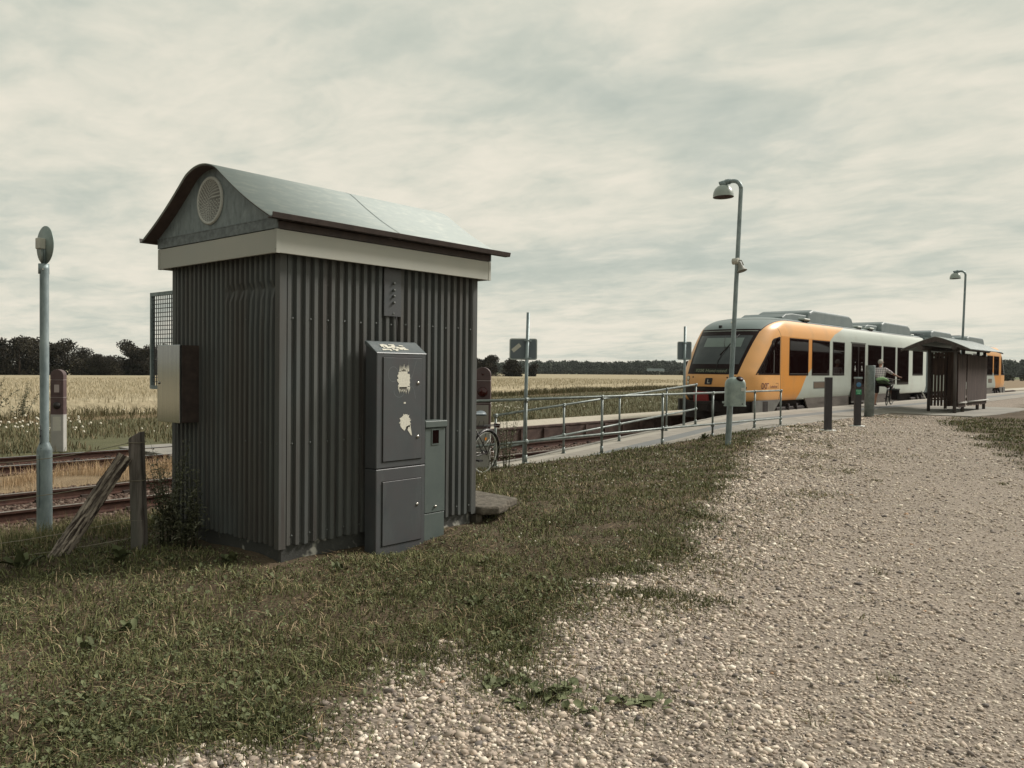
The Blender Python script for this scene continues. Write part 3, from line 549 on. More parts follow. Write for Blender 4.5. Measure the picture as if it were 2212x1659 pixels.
tn = np.clip(NR.normal(.34, .20, len(x)) + .3 * (fbm(x, y, .8, 51) - .5), 0, .6); dry = NR.random(len(x)) < (.06 + .35 * np.clip(fbm(x, y, .7, 61) - .52, 0, 1) * 2.5); tn = np.where(dry, NR.uniform(.68, .95, len(x)), tn)
tag(blades('grass', x, y, gh(x, y) - .004, h, .0050 * np.interp(d, [3, 8, 25], [1, 1.6, 4.5]), 'grass', tn, lean=1.0, curve=.25), 'short tufty lawn grass with dry straw mixed in', 'grass', kind='stuff')
# scattered tufts over the gravel
tx, ty = [], []
for cx, cy, s, n in [(-3.0, 4.6, .30, 900), (-2.75, 4.95, .2, 500), (-3.3, 5.6, .35, 700), (-2.5, 3.05, .35, 700), (-3.1, 6.1, .3, 400), (-2.85, 3.3, .12, 500), (-2.0, 3.4, .3, 300), (-4.0, 9.3, .4, 300), (-3.9, 10.5, .25, 300), (-4.8, 13.3, .5, 400), (-5.6, 15, .4, 400), (-6.6, 17.5, .6, 600), (-7.7, 19.8, .4, 500), (-8.2, 21.2, .35, 500), (-8.45, 24, .2, 200), (-7.9, 28.2, .5, 300), (-4.6, 16, .5, 200), (-6.0, 20.5, .6, 200), (-3.9, 8.2, .3, 250), (-3.3, 7.4, .35, 350)]:
    n = int(n * 1.2); tx.append(NR.normal(cx, s, n)); ty.append(NR.normal(cy, s, n))
for _ in range(170):
    cx, cy = rnd.uniform(-8.4, -.4), rnd.uniform(2.5, 24); n = rnd.randint(8, 60)
    if float(gravel_w(np.array(cx), np.array(cy))) > .5 and rnd.random() < max(.12, 1.25 - .45 * (cx - float(lawn_edge(cy)))): tx.append(NR.normal(cx, .045, n)); ty.append(NR.normal(cy, .045, n))
x = np.concatenate(tx); y = np.concatenate(ty); d = dist(x, y)
tag(blades('grass_tufts', x, y, gh(x, y), NR.uniform(.012, .05, len(x)), .0042 * np.interp(d, [3, 8, 25], [1, 1.6, 4.5]), 'grass', np.clip(NR.normal(.45, .3, len(x)), 0, .95), lean=1.2, curve=.2), 'thin grass tufts growing through the gravel', 'grass', kind='stuff')
ux, uy = [], []
for cx, cy, s, n in [(-3.06, 4.87, .10, 420), (-2.90, 5.07, .09, 420), (-3.0, 4.98, .08, 300), (-2.65, 5.10, .08, 260), (-3.2, 4.83, .10, 260), (-2.5, 5.2, .06, 120), (-2.93, 3.53, .045, 160), (-3.39, 3.95, .14, 600), (-3.25, 3.7, .12, 500), (-3.0, 3.38, .10, 420), (-3.2, 3.1, .10, 400), (-3.0, 1.95, .12, 700), (-3.15, 2.05, .12, 600), (-3.35, 1.75, .14, 600), (-3.6, 1.5, .16, 700), (-3.86, 7.4, .14, 260), (-4.18, 8.04, .14, 260), (-3.5, 6.2, .16, 350), (-5.1, 10.2, .2, 250), (-3.45, 5.5, .12, 300), (-2.6, 3.1, .12, 260), (-2.4, 3.05, .12, 200)]:
    n = int(n * (.4 if cy > 4.7 and s < .11 else .8)); ux.append(NR.normal(cx, s * 1.0, n)); uy.append(NR.normal(cy, s * .9, n))
ux, uy = np.concatenate(ux), np.concatenate(uy); d = dist(ux, uy)
tag(blades('grass_clumps', ux, uy, gh(ux, uy) - .004, NR.uniform(.02, .075, len(ux)), .0048 * np.interp(d, [3, 8], [1, 1.7]), 'grass', np.clip(NR.normal(.2, .2, len(ux)), 0, .6), lean=.9, curve=.2), 'dark low grass clumps along the ragged edge of the lawn', 'grass', kind='stuff')
zx, zy = rej(260000, -7, -1.6, .8, 16, lambda x, y: gravel_w(x, y) * inview(x, y) * np.clip(1 - (x - lawn_edge(y)) / .95, 0, 1) ** 1.3 * np.clip((fbm(x, y, .45, 191) - .42) * 4.5, 0, 1) * np.clip((4 / dist(x, y)) ** 1.3, 0, 1) * .55); d = dist(zx, zy)
tag(blades('worn_edge_grass', zx, zy, gh(zx, zy), NR.uniform(.008, .038, len(zx)), .0042 * np.interp(d, [3, 8, 16], [1, 1.6, 3]), 'grass', np.clip(NR.normal(.45, .3, len(zx)), 0, .95), lean=1.3, curve=.2), 'thin worn grass fading into the gravel', 'grass', kind='stuff')
# broadleaf weeds in the lawn, denser at its edge
def wd_(x, y):
    e = lawn_edge(y) - x; d = dist(x, y); return lawn_w(x, y) * inview(x, y) * np.clip((4. / d) ** 1.3, 0, 1) * np.clip((fbm(x, y, .4, 71) - .45) * 6, 0, 1) * np.where(e < .9, 1, .38)
x, y = rej(200000, -10, -1, .2, 22, wd_); d = dist(x, y); L = NR.uniform(.018, .055, len(x))
xs_, ys_ = rej(480000, -10, -.5, .2, 14, lambda x, y: lawn_w(x, y) * inview(x, y) * np.clip((3.6 / dist(x, y)) ** 1.5, 0, 1) * np.clip((fbm(x, y, .33, 171) - .30) * 4, 0, 1) * .8); L_ = NR.uniform(.007, .020, len(xs_))
tag(leaves('clover', xs_, ys_, gh(xs_, ys_) + NR.uniform(.004, .035, len(xs_)), L_, L_ * .8, 'weed', np.clip(NR.normal(.45, .28, len(xs_)), 0, 1), elev=(-.2, .7)), 'low clover leaves mixed through the lawn', 'clover', kind='stuff')
xs_, ys_ = rej(130000, -10, -.5, .2, 16, lambda x, y: (lawn_w(x, y) + .12 * (gravel_w(x, y) > .5) * (x < lawn_edge(y) + .8)) * inview(x, y) * np.clip((3.8 / dist(x, y)) ** 1.5, 0, 1) * np.clip((fbm(x, y, .5, 181) - .36) * 4, 0, 1))
tag(blades('straw_thatch', xs_, ys_, gh(xs_, ys_) + NR.uniform(.004, .03, len(xs_)), NR.uniform(.008, .02, len(xs_)), .0032 * np.interp(dist(xs_, ys_), [3, 8, 16], [1, 1.6, 3]), 'drygrass', NR.uniform(.0, .8, len(xs_)), lean=4.5, curve=.0), 'dead straw lying in the lawn', 'straw', kind='stuff')
tag(leaves('lawn_weeds', x, y, gh(x, y) + NR.uniform(0, .03, len(x)), L, L * NR.uniform(.3, .6, len(x)), 'weed', np.clip(NR.normal(.4, .25, len(x)), 0, 1)), 'small broad leaved weeds crowding the edge of the lawn', 'weeds', kind='stuff')
x, y = rej(1300, -8.6, -3, 5.5, 21, lambda x, y: lawn_w(x, y) * inview(x, y) * np.clip((fbm(x, y, 1.2, 81) - .42) * 4, 0, 1)); n = len(x)
V = ICO_V[None] * NR.uniform(.006, .011, n)[:, None, None] * np.interp(dist(x, y), [5, 20], [1, 1.35])[:, None, None] + np.stack([x, y, gh(x, y) + NR.uniform(.05, .09, n)], 1)[:, None, :]
tag(fastmesh('clover_flowers', V.reshape(-1, 3), (ICO_F[None] + (np.arange(n) * 12)[:, None, None]).reshape(-1, 3), 'flower'), 'small white clover heads dotting the lawn', 'flowers', kind='stuff')
# left bank by the fence and dry strip between the tracks
def place_bl(name, n, x0, x1, y0, y1, h0, h1, wd, m, lab, cat, t0=.1, t1=.9, lean=.4, dens=None):
    x, y = rej(n, x0, x1, y0, y1, dens or (lambda x, y: inview(x, y) * np.clip(.3 + fbm(x, y, .8, 91), 0, 1))); 
    tag(blades(name, x, y, gh(x, y) - .01, NR.uniform(h0, h1, len(x)) * (.5 + fbm(x, y, 1.3, 95)), np.full(len(x), wd), m, NR.uniform(t0, t1, len(x)), lean=lean), lab, cat, kind='stuff')
place_bl('dry_grass', 30000, -15.9, -13.3, 2.2, 10.8, .06, .26, .007, 'drygrass', 'tall straw coloured grass between the two tracks', 'grass', .3, .95, .3, lambda x, y: inview(x, y) * ((y < 8.1) | (y > 9.4)) * np.clip((fbm(x, y, .7, 91) - .38) * 3, 0, 1) * np.where(x > -13.6, .2, np.where(x < -15.3, .3, 1)))
place_bl('track_side_grass', 26000, -10.9, -7.6, .5, 8.9, .05, .22, .006, 'grass', 'ragged green grass on the bank beside the rails', 'grass', .2, .85, .6)
place_bl('verge_grass', 230000, -43, -18.2, 4, 75, .06, .24, .018, 'vergeweed', 'wild grass verge beyond the tracks', 'grass', 0, 1, .5, lambda x, y: (x > wheat_edge(y) + 1.5) * inview(x, y) * np.clip((20 / dist(x, y)) ** 1.5, 0, 1) * ~((y > 7.7) & (y < 9.35) & (x > -21)))
x, y = rej(2600, -29.5, -19, 5, 40, lambda x, y: inview(x, y) * np.clip((fbm(x, y, 2.2, 101) - .5) * 5, 0, 1) * np.clip((-x - 20) / 8, .05, 1)); n = len(x)
V = ICO_V[None] * NR.uniform(.02, .045, n)[:, None, None] + np.stack([x, y, gh(x, y) + NR.uniform(.1, .28, n)], 1)[:, None, :]
tag(fastmesh('verge_flowers', V.reshape(-1, 3), (ICO_F[None] + (np.arange(n) * 12)[:, None, None]).reshape(-1, 3), 'flower'), 'white umbel flowers in the verge beyond the tracks', 'flowers', kind='stuff')
wx, wy = rej(110000, -46, -29.6, 3, 90, lambda x, y: inview(x, y, .05) * (x < wheat_edge(y) + 1.5) * (x > wheat_edge(y) - .25 - .9 * vnoise(x, y, 2.3, 77)))
tag(blades('verge_weeds', wx, wy, gh(wx, wy), NR.uniform(.12, .50, len(wx)) * (.55 + .9 * fbm(wx, wy, 3, 111)), .022 * np.interp(dist(wx, wy), [25, 80], [1, 3]), 'vergeweed', NR.uniform(0, .85, len(wx)), lean=.45), 'dark brown weeds along the front of the wheat field', 'weeds', kind='stuff')
# scrubby red brown growth along the island platform back edge
place_bl('island_weeds', 16000, -18.2, -16.05, 11, 60, .08, .34, .02, 'drygrass', 'reddish dry weeds behind the island platform', 'weeds', .0, .5, .5)
# wheat: thick standing crop, stalk mass near, even sheet far
so_ = np.concatenate([[0, .35, .8], np.arange(1.5, 30, 1.2), np.arange(30, 90, 4), np.arange(90, 330, 14)]); ya_ = np.concatenate([np.arange(-30, 90, 1.5), np.arange(90, 330, 8)])
yy_, ss_ = np.meshgrid(ya_, so_, indexing='ij'); wyg = yy_; wxg = wheat_edge(yy_) - ss_
zt = gh(wxg, wyg) + .56 + .07 * (fbm(wxg, wyg, 4, 121) - .5); zt[:, 0] = gh(wxg[:, 0], wyg[:, 0]) + .02; zt[:, 1] = gh(wxg[:, 1], wyg[:, 1]) + .42
V = np.stack([wxg.ravel(), wyg.ravel(), zt.ravel()], 1); nr, na = wxg.shape; ii = (np.arange(nr - 1)[:, None] * na + np.arange(na - 1)[None, :]).ravel()
def wheat_mat():
    m = bpy.data.materials.new('wheat canopy'); m.use_nodes = True; t = m.node_tree; P = t.nodes['Principled BSDF']; P.inputs['Roughness'].default_value = 1; P.inputs['Specular IOR Level'].default_value = .05
    tc = t.nodes.new('ShaderNodeTexCoord'); a = t.nodes.new('ShaderNodeTexNoise'); a.inputs['Scale'].default_value = 3.2; a.inputs['Detail'].default_value = 8; a.inputs['Roughness'].default_value = .7; t.links.new(tc.outputs['Object'], a.inputs[0])
    b = t.nodes.new('ShaderNodeTexNoise'); b.inputs['Scale'].default_value = .06; b.inputs['Detail'].default_value = 4; t.links.new(tc.outputs['Object'], b.inputs[0])
    c = tmix(t, ramp_of(t, a.outputs[0], [(.35, 0.), (.65, 1.)]), (.245, .205, .135), (.44, .38, .265)); c = tmix(t, ramp_of(t, b.outputs[0], [(.4, 0.), (.65, .5)]), c, (.36, .315, .215)); t.links.new(c, P.inputs['Base Color']); return m
M['wheatsheet'] = wheat_mat()
tag(fastmesh('wheat_field', V, np.stack([ii, ii + 1, ii + na + 1, ii + na], 1), 'wheatsheet', smooth=True), 'ripe pale wheat crop stretching to the tree line', 'wheat', kind='stuff')
x, y = rej(420000, -110, -30.8, 0, 110, lambda x, y: inview(x, y, .03) * (x < wheat_edge(y)) * np.clip((36 / dist(x, y)) ** 2, 0, 1)); d = dist(x, y)
tag(blades('wheat_ears', x, y, gh(x, y) + np.where(NR.random(len(x)) < .25, .0, .42), np.where(np.zeros(len(x), bool), 0, NR.uniform(.24, .40, len(x))), .016 * np.interp(d, [30, 100], [1, 3.2]), 'wheat', NR.beta(2, 2, len(x)), lean=.35), 'nodding wheat ears standing at the near side of the field', 'wheat', kind='stuff')
# ------------------------------------------------------------ trees
def crown_mesh(cl, n, size, seed):
    """cl: clumps (x,y,z,rx,ry,rz); many small leaf faces spread through them, lighter on outer/upper clumps by kind"""
    R_ = np.random.default_rng(seed); cl = np.array(cl); vol = (cl[:, 3] * cl[:, 4] * cl[:, 5]) ** .75; k = R_.choice(len(cl), n, p=vol / vol.sum()); d = R_.normal(0, 1, (n, 3)); d /= np.linalg.norm(d, axis=1)[:, None]
    rad = R_.random(n) ** .4; P = cl[k, :3] + d * rad[:, None] * cl[k, 3:]; 
    a = R_.normal(0, 1, (n, 3)); b = R_.normal(0, 1, (n, 3)); a /= np.linalg.norm(a, axis=1)[:, None]; b -= (a * b).sum(1)[:, None] * a; b /= np.linalg.norm(b, axis=1)[:, None]; s = size * R_.uniform(.5, 1.3, (n, 1))
    V = np.stack([P - a * s, P + b * s * .6, P + a * s, P - b * s * .6], 1).reshape(-1, 3); F = np.arange(n * 4).reshape(-1, 4)
    t = np.clip(.1 + .55 * R_.random(len(cl))[k] + .2 * R_.normal(0, 1, n), 0, 1); return V, F, np.repeat(t, 4)
def tree(name, loc, H, Wd, style, seed, label, cat='tree', group=None, m='leafdark', n=5200, size=.2, bare=.18):
    t = thing(name, loc, label, cat, group); r = random.Random(seed); cl = []; tk = MB(); L = Vector(loc)
    top = L + Vector((r.uniform(-.3, .3), 0, H * .82)); tk.tube([L + Vector((0, 0, -.3)), L + Vector((r.uniform(-.15, .15), 0, H * .35)), top], [H * .028, H * .02, H * .006], 7)
    nb = 16 if style == 'round' else 20
    for i in range(nb):
        if style == 'pine': f = bare + (1 - bare) * (i + .5) / nb; prof = math.sin(PI * min(1, (f - bare) / (1 - bare) * .82 + .18)) ** .6
        else: f = bare + (1 - bare) * r.random(); prof = math.sqrt(max(.05, 1 - ((f - .55) / .52) ** 2))
        a = r.uniform(0, 2 * PI); q = r.uniform(.25, .75) * Wd / 2 * prof; c = Vector((math.cos(a) * q, math.sin(a) * q, H * f * .93)); s = Wd * r.uniform(.15, .27)
        cl.append((L.x + c.x, L.y + c.y, L.z + c.z, s, s, s * r.uniform(.45, .75)))
        if i % 2 == 0: tk.tube([L + Vector((0, 0, c.z * .6)), L + c], [H * .009, H * .003], 5)
    tk.build('trunk', 'trunk', t); V, F, tt = crown_mesh(cl, n, size, seed); fastmesh('crown', V, F, m, tt, t); return t
def copy_tree(o, loc, rz, sc, label):
    c = o.copy(); COL.objects.link(c); c.location = loc; c.rotation_euler = (0, 0, rz); c.scale = sc; c['label'] = label; ORG[c.name] = Vector(loc)
    for ch in list(o.children): k = ch.copy(); COL.objects.link(k); k.parent = c
    return c
def wpos(px, D):   # a point D metres away in the direction seen at horizontal fraction px (0..2212)
    a = math.atan((px - 1106) / 1760); th = math.radians(40.55) - a; return (-math.sin(th) * D, math.cos(th) * D)
def gz(x, y): return float(gh(np.array(x), np.array(y)))
GRP = 'dark pines along the far edge of the wheat field'
protos = []
specs = [ # px, D, height px above horizon (y of crown top in 2212 scale), width px, label
 (-70, 178, 722, 120, 'dark tree at the left end of the tree line, cut by the frame'), (-12, 182, 730, 95, 'dark pine second from the left end of the tree line'), (42, 178, 726, 100, 'broad dark pine just left of the round sign pole'),
 (92, 184, 735, 80, 'dark pine standing straight behind the round sign pole'), (140, 180, 738, 85, 'dark pine with a sloping crown right of the round sign pole'), (182, 186, 754, 60, 'low dark tree in the dip of the tree line'),
 (207, 180, 765, 48, 'lowest tree in the gap of the left tree line'), (240, 178, 768, 50, 'low dark tree left of the big rounded pine'), (283, 182, 739, 76, 'big rounded dark pine left of the mesh guard'), (322, 180, 750, 60, 'dark pine seen through the wire mesh guard'),
 (360, 184, 748, 70, 'dark tree behind the steel box on the hut'), (1012, 190, 772, 70, 'dark tree half hidden by the right side of the hut'), (1050, 188, 767, 56, 'tall round tree just right of the hut'), (1108, 190, 774, 44, 'round tree under the left edge of the square sign'), (1150, 196, 785, 30, 'smallest round tree beside the signpost')]
for i, (px, D, ty, wpx, lab) in enumerate(specs):
    x, y = wpos(px, D); z = gz(x, y); hor = 811 - .0105 * (2612 - px); c_ = math.cos(math.atan((px - 1106) / 1760)); Dd = D * c_; H = 1.6 + (hor - ty) / 1760 * Dd - z; W_ = wpx / 1760 * Dd
    loc = (x, y, z); st = 'round' if px > 900 or i in (6, 7) else ('pine' if i % 3 else 'round')
    if i < 5 or px in (1050,): protos.append((tree('pine_tree' if px < 900 else 'round_tree', loc, H, W_ * 1.15, st, 100 + i, lab, 'tree', GRP if px < 900 else 'round trees right of the hut', n=6500, size=.22, bare=.08), H, W_))
    else:
        p, h0, w0 = protos[i % 5] if px < 900 else protos[-1 if px > 1012 else 1]; copy_tree(p, loc, i * 1.3, (W_ / w0, W_ / w0, H / h0), lab)['group'] = GRP if px < 900 else 'round trees right of the hut'
# undergrowth wall under the pines so that the line reads closed
def belt(name, pts, hts, depth, n, size, m, lab, cat, seed, dens=.55):
    R_ = random.Random(seed); cl = []
    for i in range(len(pts) - 1):
        (xa, ya), (xb, yb) = pts[i], pts[i + 1]; L = math.hypot(xb - xa, yb - ya); k = max(2, int(L / (hts[i] * dens)))
        for j in range(k):
            f = (j + R_.random()) / k; h = (hts[i] * (1 - f) + hts[i + 1] * f) * R_.uniform(.72, 1.08); s = h * R_.uniform(.35, .55); x = xa + (xb - xa) * f + R_.uniform(-1, 1) * depth * .4; y = ya + (yb - ya) * f + R_.uniform(-1, 1) * depth * .4; z = gz(x, y)
            cl.append((x, y, z + h * .68, s, s, h * .36)); cl.append((x, y, z + h * .3, s * 1.3, s * 1.3, h * .34))
    V, F, t = crown_mesh(cl, n, size, seed); return tag(fastmesh(name, V, F, m, t), lab, cat, kind='stuff')
belt('undergrowth', [wpos(-120, 188), wpos(130, 190), wpos(210, 190), wpos(420, 190)], [5.2, 4.6, 3.6, 5.0], 5, 26000, .26, 'leafdark', 'dense dark undergrowth filling the left tree line', 'wood', 5)
belt('undergrowth', [wpos(900, 196), wpos(1040, 196), wpos(1125, 200)], [5, 3.6, 2.2], 4, 7000, .22, 'leafdark', 'dark bushes at the foot of the trees right of the hut', 'bushes', 6)
belt('far_wood', [wpos(900, 690), wpos(1130, 690), wpos(1200, 690), wpos(1320, 700), wpos(1400, 690), wpos(1530, 700), wpos(1800, 700)], [9.5, 9.4, 10, 9.6, 10.5, 11, 11], 26, 130000, .9, 'farwood', 'low wooded ridge along the horizon behind the wheat', 'wood', 8, .14)
belt('far_hedge', [wpos(1080, 520), wpos(1250, 540), wpos(1500, 520)], [2.4, 2.2, 2.6], 10, 26000, .6, 'leafmid', 'hedges and bushes in front of the far wood', 'hedge', 9, .3)
belt('far_wood_right', [wpos(2080, 560), wpos(2250, 560), wpos(2420, 560)], [8, 10.5, 11], 18, 34000, .9, 'farwood', 'dark wood on the horizon at the far end of the train', 'wood', 12, .14)
belt('right_field_hedge', [wpos(2100, 240), wpos(2400, 250)], [1.6, 1.8], 4, 4000, .25, 'leafmid', 'dark hedge across the field beyond the train', 'hedge', 13)
x, y = wpos(1486, 300); tree('round_tree', (x, y, gz(x, y)), 6.2, 6, 'round', 300, 'small dark tree behind the second square sign', n=2500, size=.28)
belt('added_lane_trees', [(9, 22), (13, 60), (17, 110), (22, 190), (20, 420)], [7, 8.5, 9, 9, 10], 5, 42000, .5, 'leafdark', 'unseen tree belt added right of the lane for the train windows to reflect', 'wood', 21, .3)  # out of view, added as something dark for the train windows to mirror
belt('added_rear_trees', [(-70, -38), (-30, -42), (10, -40), (40, -34)], [6, 7, 7, 6], 5, 14000, .5, 'leafdark', 'unseen tree belt added behind the camera for the steel box to reflect', 'wood', 22, .3)  # added unseen trees: a dark band for the steel box door to reflect
# far farmhouse in the wood
x, y = wpos(1416, 655); z = gz(x, y); fh = thing('farmhouse', (x, y, z), 'white farmhouse with a pale roof in front of the far wood', 'house'); a = math.radians(25)
R2 = Matrix.Translation((x, y, z)) @ Matrix.Rotation(a, 4, 'Z')
MB().box(-6.5, 6.5, -2.6, 2.6, 0, 2.5).xf(R2).build('wall', 'white', fh); MB().prism([(-6.7, -2.9, 2.5), (-6.7, 2.9, 2.5), (-6.7, 0, 4.6)], (13.4, 0, 0)).xf(R2).build('roof', 'cab2', fh)
for k in (-4, -1.5, 1.5, 4): MB().box(k - .5, k + .5, -2.66, -2.6, .9, 2.0).xf(R2).build('window', 'tblack', fh)
# haze: thin even air
def haze(dens):
    m = bpy.data.materials.new('haze'); m.use_nodes = True; t = m.node_tree; t.nodes.remove(t.nodes['Principled BSDF']); v = t.nodes.new('ShaderNodeVolumePrincipled'); v.inputs['Color'].default_value = (.74, .79, .78, 1); v.inputs['Density'].default_value = dens; v.inputs['Anisotropy'].default_value = .2; t.links.new(v.outputs[0], t.nodes['Material Output'].inputs['Volume']); M['haze'] = m
    o = MB().box(-1320, 1320, -1320, 1320, -4.2, 14).build('haze', 'haze'); tag(o, 'thin pale air between the camera and the far wood', 'haze', kind='stuff')
# ------------------------------------------------------------ relay hut
X0, X1, Y0, Y1 = -7.486, -5.72, 3.79, 6.12     # wall planes
hut = thing('relay_hut', (-6.6, 4.95, 0), 'grey green corrugated metal hut with a bell shaped roof and pale fascia', 'hut')
def corrug(a0, a1, fixed, axis, sgn, z0, z1, pitch=.0895, dent=False):
    m = MB(); prof = []; n = int(round((a1 - a0) / pitch)); p = (a1 - a0) / n; zs = [z0, z0 + .04, .7, 1.3, 1.9, 2.15, 2.24, 2.30, z1]
    for i in range(n): b = a0 + i * p; prof += [(b, 0), (b + p * .40, 0), (b + p * .50, .036), (b + p * .90, .036)]
    prof.append((a1, 0)); rows = []
    for z in zs:
        for a, d in prof:
            dd = d
            if dent and z in (2.24, ) and a > -6.55: dd = d * .35 + .012 * math.sin(a * 40)
            if dent and z == 2.15 and a > -6.2: dd = d * .75
            zz = z + (.006 * math.sin(a * 23) if z == z0 else 0)
            rows.append((a, fixed + sgn * (.036 - dd) * -1, zz) if axis == 'x' else (fixed + sgn * (.036 - dd) * -1, a, zz))
    k = len(prof); m.add(rows, [(j * k + i, j * k + i + 1, (j + 1) * k + i + 1, (j + 1) * k + i) for j in range(len(zs) - 1) for i in range(k - 1)]); return m
corrug(X0 + .03, X1 - .03, Y0, 'x', -1, .118, 2.55, .078, True).build('gable_wall', 'hutwall', hut)
corrug(Y0 + .03, Y1 - .03, X1, 'y', 1, .118, 2.55, .088).build('long_wall', 'hutwall', hut)
corrug(X0 + .03, X1 - .03, Y1, 'x', 1, .118, 2.55, .078).build('rear_wall', 'hutwall', hut)
corrug(Y0 + .03, Y1 - .03, X0, 'y', -1, .118, 2.55, .088).build('track_wall', 'hutwall', hut)
for x, sx in ((X0, 1), (X1, -1)):
    for y, sy in ((Y0, 1), (Y1, -1)):
        c = MB(); c.prism([(x - sx * .004, y - sy * .004, .10), (x + sx * .062, y - sy * .004, .10), (x + sx * .062, y, .10), (x, y, .10), (x, y + sy * .062, .10), (x - sx * .004, y + sy * .062, .10)], (0, 0, 2.44)); c.build('corner_trim', 'hutwall', hut)
MB().box(X0 + .05, X1 - .05, Y0 + .05, Y1 - .05, .2, 2.55).build('inner_lining', 'tblack', hut)
MB().box(X0 + .035, X1 - .035, Y0 + .035, Y1 - .035, -.35, .135).build('plinth', 'plinth', hut, bevel=.01)
s = MB()
for z in (1.99, .96, .20):
    k = 0; y = Y0 + .12
    while y < Y1 - .05:
        s.disc((X1 - .001, y, z + .004 * math.sin(k * 3)), (1, 0, 0), .0075, .006, 8); y += .176; k += 1
for z in (1.99, .96):
    x = X0 + .1
    while x < X1: s.disc((x, Y0 + .001, z), (0, -1, 0), .007, .006, 8); x += .234
build_each(s, 'screw', 'hutscrew', hut)
e = .095; fx0, fx1, fy0, fy1 = X0 - e, X1 + e, Y0 - e, Y1 + e
fz0, fz1 = 2.497, 2.685
for nm, b in (('fascia', (fx0, fx1, fy0, fy0 + .018)), ('fascia', (fx1 - .018, fx1, fy0 + .018, fy1 - .018)), ('fascia', (fx0, fx1, fy1 - .018, fy1)), ('fascia', (fx0, fx0 + .018, fy0 + .018, fy1 - .018))):
    MB().box(*b, fz0, fz1).build(nm, 'fascia', hut, bevel=.003)
MB().box(fx0 + .02, fx1 - .02, fy0 + .02, fy1 - .02, 2.515, 2.53).build('soffit', 'hutwall', hut)
c = MB()
for x in (fx0, fx1):
    for y in (fy0, fy1):
        sx = 1 if x == fx0 else -1; sy = 1 if y == fy0 else -1
        c.prism([(x - sx * .004, y - sy * .004, fz0 - .002), (x + sx * .028, y - sy * .004, fz0 - .002), (x + sx * .028, y, fz0 - .002), (x, y, fz0 - .002), (x, y + sy * .028, fz0 - .002), (x - sx * .004, y + sy * .028, fz0 - .002)], (0, 0, .19))
        c.disc((x - sx * .004 + sx * .015, y - sy * .004, fz0 + .03), (0, -sy, 0), .006, .004, 8)
build_each(c, 'fascia_corner_strip', 'fascia', hut, per=2)
cx = (X0 + X1) / 2 - .02; hw = 1.075; zr = 3.325; ze = 2.765
# bell profile: round crown, nearly straight flanks
def roofz(u):   # u 0..1 from ridge to eave
    crown = .245
    if u < crown: return zr - (zr - ze) * (.115 * (u / crown) ** 2)
    v = (u - crown) / (1 - crown); s0 = 2 * .115 / crown * (1 - crown)
    return zr - (zr - ze) * (.115 + .885 * ((1 - .10) * v + .10 * math.sin(v * PI) * .55 + .10 * v + .0 * s0))
U = [i / 22 for i in range(-22, 23)]; RY0, RY1 = 3.585, 6.30
def roofsheet(y0, y1, t, zo=0, nm='roof', m='roofsheet', sc=1.0):
    mb = MB(); P = [(cx + hw * u * sc, roofz(abs(u)) + zo) for u in U]; k = len(P); v = [(x, y, z) for y in (y0, y1) for x, z in P] + [(x, y, z - t) for y in (y0, y1) for x, z in P]
    f = [(i, i + 1, k + i + 1, k + i) for i in range(k - 1)] + [(2 * k + i + 1, 2 * k + i, 3 * k + i, 3 * k + i + 1) for i in range(k - 1)]
    mb.add(v, f, True); mb.add(v, [(i, 2 * k + i, 2 * k + i + 1, i + 1) for i in range(k - 1)] + [(k + i + 1, 3 * k + i + 1, 3 * k + i, k + i) for i in range(k - 1)]); return mb.build(nm, m, hut)
ro_ = roofsheet(RY0, RY1, .006)
sm_ = MB(); P_ = [(cx + hw * u, roofz(abs(u))) for u in U]; sm_.add([(x, y, z + .003) for y in (5.006, 5.016) for x, z in P_], [(i, i + 1, len(P_) + i + 1, len(P_) + i) for i in range(len(P_) - 1)]); sm_.build('roof_seam', 'galvdark', ro_)
lin = roofsheet(RY0 + .01, RY1 - .01, .004, -.0145, 'roof_lining', 'gutter')
for y0, y1, sg in ((fy0 + .005, fy0 + .02, 1), (fy1 - .02, fy1 - .005, -1)):
    g_ = MB(); P = [(cx + hw * u * .975, y0, roofz(abs(u)) - .022) for u in U]; P = [(max(min(p[0], fx1), fx0), p[1], p[2]) for p in P]
    g_.prism([(fx0, y0, 2.77)] + P[2:-2] + [(fx1, y0, 2.77)], (0, y1 - y0, 0)); go = g_.build('gable', 'galv', hut)
    if sg == 1:
        v = MB(); vc = Vector((-6.640, y0 - .002, 3.03)); v.lathe(vc, (0, -1, 0), [(0, .012), (.186, .012), (.19, .016), (.205, .016), (.21, .004), (.21, 0)], 48); vo = v.build('vent_cover', 'vent', go)
        d = MB()
        for ring in range(1, 14):
            R_ = .0135 * ring; n = int(6 * ring * .9)
            for q in range(n):
                if q % 2: continue
                a0 = 2 * PI * q / n; a1 = a0 + 2 * PI / n * 1.25; p = []
                for rr_, aa in ((R_ - .0032, a0), (R_ + .0032, a0), (R_ + .0032, a1), (R_ - .0032, a1)): p.append((vc.x + rr_ * math.cos(aa), y0 - .0165, vc.z + rr_ * math.sin(aa)))
                d.add(p, [(0, 1, 2, 3)])
        d.build('vent_slots', 'ventdark', go)
b = MB(); b.box(fx0 - .006, fx1 + .006, fy0 - .006, fy0 + .01, 2.690, 2.772); b.box(fx0 - .006, fx1 + .006, fy1 - .01, fy1 + .006, 2.69, 2.772); b.box(fx0 - .009, fx1 + .009, fy0 - .009, fy0 + .012, 2.772, 2.780)
build_each(b, 'gable_flashing', 'galvdark', hut)
b = MB(); b.box(fx1 - .01, fx1 + .002, fy0 + .0, fy1, 2.690, 2.75); b.box(fx0 - .002, fx0 + .01, fy0, fy1, 2.69, 2.75); build_each(b, 'eaves_board', 'gutter', hut)
